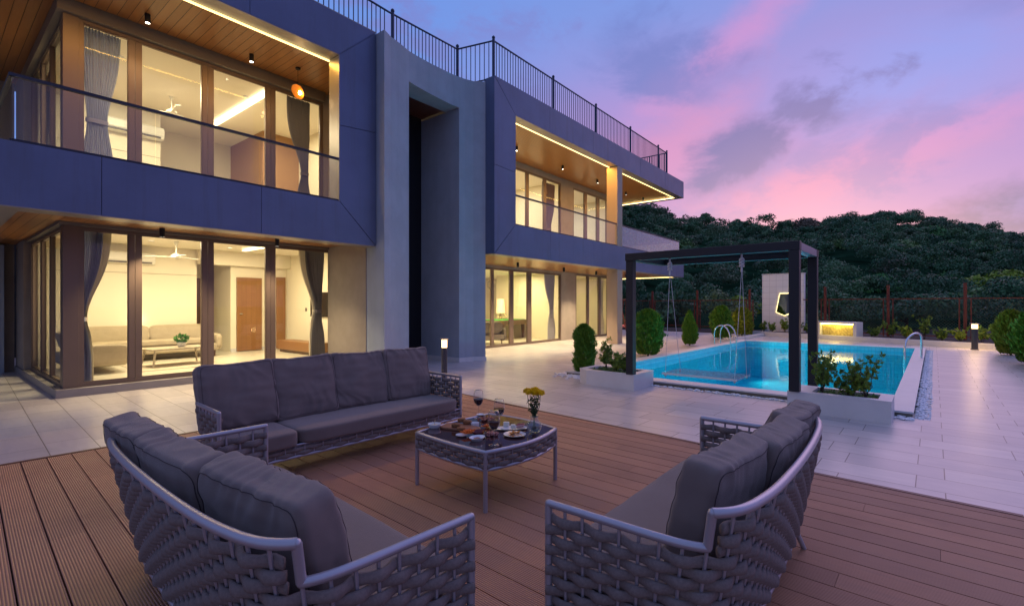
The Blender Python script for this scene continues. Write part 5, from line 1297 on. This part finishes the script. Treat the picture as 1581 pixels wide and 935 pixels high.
for i in range(4):
    sd = side(cor[i], cor[(i + 1) % 4], bul[i], 24) + [cor[(i + 1) % 4]]; rs, dd_ = resample(sd, .08); nb_ = len(rs) - 1
    d = (cor[(i + 1) % 4] - cor[i]); nn = Vector((-d.y, d.x, 0)).normalized(); nn = nn if nn.dot(cor[i] + cor[(i + 1) % 4]) > 0 else -nn
    def fnn(u, z, rs=rs, nb_=nb_, nn=nn): k = min(int(u), nb_ - 1); return rs[k].lerp(rs[k + 1], u - k) + Vector((0, 0, z)), nn, None
    weave(cw, fnn, nb_, 6, TZ - .118, TZ - .010, .034, hh=.019, amp=.010, th=.009)
    for p_ in rs[1:-1]: cb.tube([p_ + Vector((0, 0, TZ - .125)), p_ + Vector((0, 0, TZ))], .005, 5, cap=False)
cw.build('rope_weave', M_rope, ct, smooth=True); cb.build('frame', M_powder, ct, smooth=50)
M_top = mat('dark_red_glass_top', (.045, .016, .018), .06, 0, spec=.7, coat=.6)
MB().prism([(p_.x * .985, p_.y * .985) for p_ in loop][::1], TZ - .004, TZ + .010).build('glass_top', M_top, ct)
TT = .03 + TZ + .0105      # table surface
def tpos(px, py, z=TT):
    t = (1.5 - z) / (py - 470); X_, Y_ = (px - 790.5) * t, 743 * t
    vx, vy = .65963, .75159; return X_ * vx + Y_ * vy, -X_ * vy + Y_ * vx
M_por = mat('white_porcelain', (.78, .79, .82), .18, coat=.3)
def dish(name, px, py, prof, label, cat, m=None, rz=0, sx=1, sy=1, grp=None, n=26):
    x, y = tpos(px, py); t_ = thing(name, label, cat, (x, y, TT), rz, grp, True)
    MB().lathe(prof, n, (0, 0, 0), sx, sy).build('body', m or M_por, t_, smooth=45); return t_
gdish = 'small white dishes on the coffee table'
b1 = dish('bowl', 671, 660, [(.0, 0), (.038, 0), (.052, .018), (.055, .036), (.052, .036), (.048, .018), (0, .010)], 'white bowl with wooden picks at the left corner of the table', 'bowl', grp=gdish)
MB().lathe([(0, .02), (.048, .022), (0, .024)], 20).build('dip', mat('cream_dip', (.62, .56, .42), .5), b1)
for a in (0, .5): MB().tube([(.0, .0, .02), (.012 + a * .02, .01, .065)], .0015, 5).build('pick', mat('pick_wood', (.6, .45, .25), .6), b1)
# serving board
x, y = tpos(712, 661); sb = thing('serving_board', 'pointed wooden serving board holding bread and carrot sticks', 'board', (x, y, TT), R(-72), None, True)
bdp = [(-.17, -.06), (-.12, -.085), (.05, -.085), (.15, -.05), (.19, .0), (.15, .05), (.05, .085), (-.12, .085), (-.17, .06)]
MB().prism(bdp, 0, .018).build('board', mat('board_wood', (.30, .13, .07), .4), sb, bevel=.004)
M_bread = mat('toasted_bread', (.34, .14, .05), .8, 0, .4, 60, .8, 150)
def food(name, label, cat, px, py, z, grp=None): x, y = tpos(px, py, TT + z); return thing(name, label, cat, (x, y, TT + z), rnd.uniform(-.2, .2) - .9, grp, True)
for i, (px, py, lb) in enumerate(((704, 659, 'bread block at the front left of the serving board'), (712, 665, 'bread block nearest the carrot sticks'), (713, 651, 'bread block at the back left of the serving board'), (722, 654, 'bread block at the back right of the serving board'))):
    f_ = food('bread_piece', lb, 'bread', px, py, .019, 'toasted bread blocks on the serving board'); soft('crust', M_bread, f_, (0, 0, 0), w=.07, d=.045, h=.032, n=6, e=5, wr=.003, seed=i)
f_ = food('carrot_sticks', 'heap of bright orange carrot sticks on the serving board', 'food', 722, 668, .019); cs_ = MB(); rg_ = random.Random(4)
for i in range(60):
    a = rg_.uniform(0, 6.28); x, y, z = rg_.gauss(0, .022), rg_.gauss(0, .016), rg_.uniform(.003, .02); l = .016; e_ = rg_.uniform(-.006, .008); cs_.tube([(x - l * math.cos(a), y - l * math.sin(a), z), (x + l * math.cos(a), y + l * math.sin(a), z + e_)], .0032, 4)
cs_.build('sticks', mat('carrot', (.80, .17, .02), .5), f_)
f_ = food('carrot_sticks', 'small second heap of orange sticks behind the front wine glass', 'food', 751, 659, .004); cs2 = MB()
for i in range(22):
    a = rg_.uniform(0, 6.28); x, y, z = rg_.gauss(0, .014), rg_.gauss(0, .012), rg_.uniform(.003, .02); cs2.tube([(x - .014 * math.cos(a), y - .014 * math.sin(a), z), (x + .014 * math.cos(a), y + .014 * math.sin(a), z)], .003, 4)
cs2.build('sticks', MATS['carrot'], f_)
dish('saucer', 713, 673, [(0, 0), (.03, 0), (.045, .012), (.047, .014), (.043, .014), (.028, .005), (0, .004)], 'round white saucer at the front of the serving board', 'saucer', grp=gdish)
dish('ramekin', 733.5, 658, [(0, 0), (.033, 0), (.036, .035), (.033, .035), (.030, .008), (0, .006)], 'white ramekin in the middle of the table', 'ramekin', grp=gdish)
dd1 = dish('dipping_dish', 737, 679, [(0, 0), (.04, 0), (.058, .022), (.060, .025), (.055, .025), (.038, .006), (0, .005)], 'oval white dish with leftovers at the front of the table', 'dish', sx=1.15, sy=.9, grp=gdish)
soft('leftovers', mat('leftover_food', (.42, .2, .16), .7, 0, .5, 60), dd1, (0, .0, .006), w=.05, d=.04, h=.014, n=5, e=4, wr=.004)
x, y = tpos(739, 671); sb2 = thing('sauce_bowl', 'dark red sauce bowl behind the oval white dish', 'bowl', (x, y, TT), 0, None, True); MB().lathe([(0, 0), (.035, 0), (.055, .03), (.052, .03), (.033, .008), (0, .006)], 22).build('body', mat('dark_red_glaze', (.14, .012, .02), .2), sb2, smooth=45)
dish('saucer', 742, 641, [(0, 0), (.025, 0), (.038, .010), (.040, .012), (.035, .012), (.024, .004), (0, .004)], 'small white saucer behind the back wine glass', 'saucer', grp=gdish)
def heap(px, py, label, col, n, s_, sp_, seed, name='cold_cuts', z=.002):
    f_ = food(name, label, 'food', px, py, z); r_ = random.Random(seed); mb = MB()
    for i in range(n):
        a = r_.uniform(0, 6.28); x, y, z2 = r_.gauss(0, sp_), r_.gauss(0, sp_ * .8), r_.uniform(.004, .022)
        pts_ = [(x + s_ * math.cos(a + k * .8) * (1 - k * .1), y + s_ * math.sin(a + k * .8), z2 + .006 * math.sin(k * 2 + i)) for k in range(5)]; mb.tube(pts_, .0045, 5)
    mb.build('slices', mat(name + str(seed), col, .45, 0, .5, 50), f_, smooth=True)
heap(753, 648, 'curled pink cold cuts behind the front wine glass', (.50, .16, .10), 34, .018, .03, 1)
heap(760, 672, 'pink ham curls beside the front wine glass', (.55, .22, .20), 30, .016, .022, 2, 'ham_curls')
x, y = tpos(790, 662); pl_ = thing('oval_platter', 'oval white platter with cheese cubes and rolled meat', 'platter', (x, y, TT), R(-42), None, True)
MB().lathe([(0, 0), (.05, 0), (.08, .010), (.082, .013), (.076, .013), (.05, .005), (0, .004)], 30, (0, 0, 0), 1.75, .85).build('body', M_por, pl_, smooth=45)
for i, (px, py, lb) in enumerate(((782, 655, 'white cheese block at the left of the oval platter'), (792.5, 658, 'smaller white cheese block in the middle of the oval platter'))):
    f_ = food('cheese_block', lb, 'cheese', px, py + 2, .012, 'white cheese blocks on the platter'); soft('cheese', mat('white_cheese', (.72, .70, .60), .6), f_, (0, 0, 0), w=.05 - i * .01, d=.04, h=.034 - i * .006, n=4, e=8)
f_ = food('rolled_ham', 'rolls of striped cured ham at the right of the platter', 'food', 804, 659, .012); 
for k in range(5): MB().tube([(-.03, -.03 + k * .013, .01 + .004 * (k % 2)), (.03, -.025 + k * .013, .02 + .004 * (k % 2))], .009, 8).build('roll', mat('ham_stripe%d' % (k % 2), ((.55, .30, .28), (.32, .07, .08))[k % 2], .5), f_, smooth=45)
x, y = tpos(795, 672); pl_ = thing('round_plate', 'white plate of yellow crisps near the vase', 'plate', (x, y, TT), 0, None, True)
MB().lathe([(0, 0), (.055, 0), (.088, .012), (.09, .015), (.085, .015), (.055, .005), (0, .004)], 32).build('body', M_por, pl_, smooth=45)
r_ = random.Random(9); mb = MB()
for i in range(36):
    a = r_.uniform(0, 6.28); x, y = r_.gauss(0, .032), r_.gauss(0, .026); zz = .008 + r_.uniform(0, .018); u_ = Vector((math.cos(a), math.sin(a), r_.uniform(-.3, .3))) * .018; w_ = Vector((-math.sin(a), math.cos(a), r_.uniform(-.3, .3))) * .013; c = Vector((x, y, zz)); mb.add([c - u_, c - w_ + Vector((0, 0, .003)), c + u_, c + w_ + Vector((0, 0, .003))], [(0, 1, 2, 3)])
tag(mb.build('crisps', mat('crisp_yellow', (.72, .30, .05), .6, 0, .4, 70), pl_))
M_gl = glass('wine_glass_clear', (.96, .97, .98), 1.5, 2.4)
def wineglass(px, py, label, level=.045):
    x, y = tpos(px, py); t_ = thing('wine_glass', label, 'wine glass', (x, y, TT), 0, 'glasses of red wine on the coffee table', True)
    t_.scale = (1.13, 1.13, 1.28)
    MB().lathe([(.036, .001), (.034, .003), (.008, .008), (.004, .02), (.004, .085), (.010, .092)], 24).build('stem', M_gl, t_, smooth=True)
    MB().lathe([(.004, .088), (.02, .094), (.036, .115), (.041, .14), (.038, .175), (.031, .20)], 28).build('bowl', M_gl, t_, smooth=True)
    MB().lathe([(0, .0905), (.018, .096), (.0345, .1165), (.0392, .1375), (0, .1376)], 24).build('wine', mat('red_wine', (.022, .002, .006), .1, spec=.6), t_, smooth=45)
wineglass(739, 645, 'glass of red wine at the back of the table, left of the others'); wineglass(763, 687, 'glass of red wine at the front corner of the table'); wineglass(771, 663, 'glass of red wine partly behind the front one')
x, y = tpos(825, 667); vs_ = thing('flower_vase', 'round clear glass vase half full of water at the right corner of the table', 'vase', (x, y, TT), 0, None, True)
MB().lathe([(.03, .001), (.05, .012), (.062, .045), (.055, .08), (.03, .105), (.028, .12), (.036, .135)], 28).build('body', glass('vase_glass', (.90, .93, .93), 1.5, 2.6, haze=.06), vs_, smooth=True)
MB().lathe([(0, .004), (.046, .014), (.058, .045), (.056, .06), (0, .0601)], 24).build('water', glass('vase_water', (.80, .86, .86), 1.33, 1.5), vs_, smooth=45)
bq = thing('flower_bouquet', 'bunch of yellow chrysanthemums with dark green leaves in the round vase', 'flowers', (x, y, TT), 0, None, True)
rg_ = np.random.RandomState(6); stm = MB(); heads = []; LV = []
for k in range(9):
    a = k * 2.4; rr_ = .016 + .050 * (k / 8) ** .5; hx_, hy_, hz_ = rr_ * math.cos(a), rr_ * math.sin(a), .325 + .014 * rg_.uniform(-1, 1) - .25 * rr_
    stm.tube([(-.3 * hx_, -.3 * hy_, .02), (0, 0, .11), (hx_ * .8, hy_ * .8, .2), (hx_, hy_, hz_ - .01)], .0024, 5)
    n_ = 210; d = rg_.normal(size=(n_, 3)); d[:, 2] = np.abs(d[:, 2]) * .9 - .1; d /= np.linalg.norm(d, axis=1)[:, None]
    c = np.array([hx_, hy_, hz_]) + d * .032; o_ = np.cross(d, rg_.normal(size=(n_, 3))); o_ /= np.linalg.norm(o_, axis=1)[:, None]
    heads.append(np.stack([c - d * .018, c + o_ * .0038, c + d * .009, c - o_ * .0038], 1).reshape(-1, 3))
    for j in range(7): zz = rg_.uniform(.13, .30); f_ = (zz - .11) / .20; LV.append(leafy(4, hx_ * f_ + rg_.normal(0, .008), hy_ * f_ + rg_.normal(0, .008), zz, .012, .012, .014, .014, rg_))
stm.build('stems', mat('flower_stem', (.03, .07, .02), .6), bq, smooth=True); leafobj('leaves', np.concatenate(LV), leafmat('flower_leaf', (.015, .04, .012), (.03, .07, .02)), bq)
leafobj('petals', np.concatenate(heads), leafmat('yellow_petals', (.90, .58, .01), (.95, .74, .03)), bq)
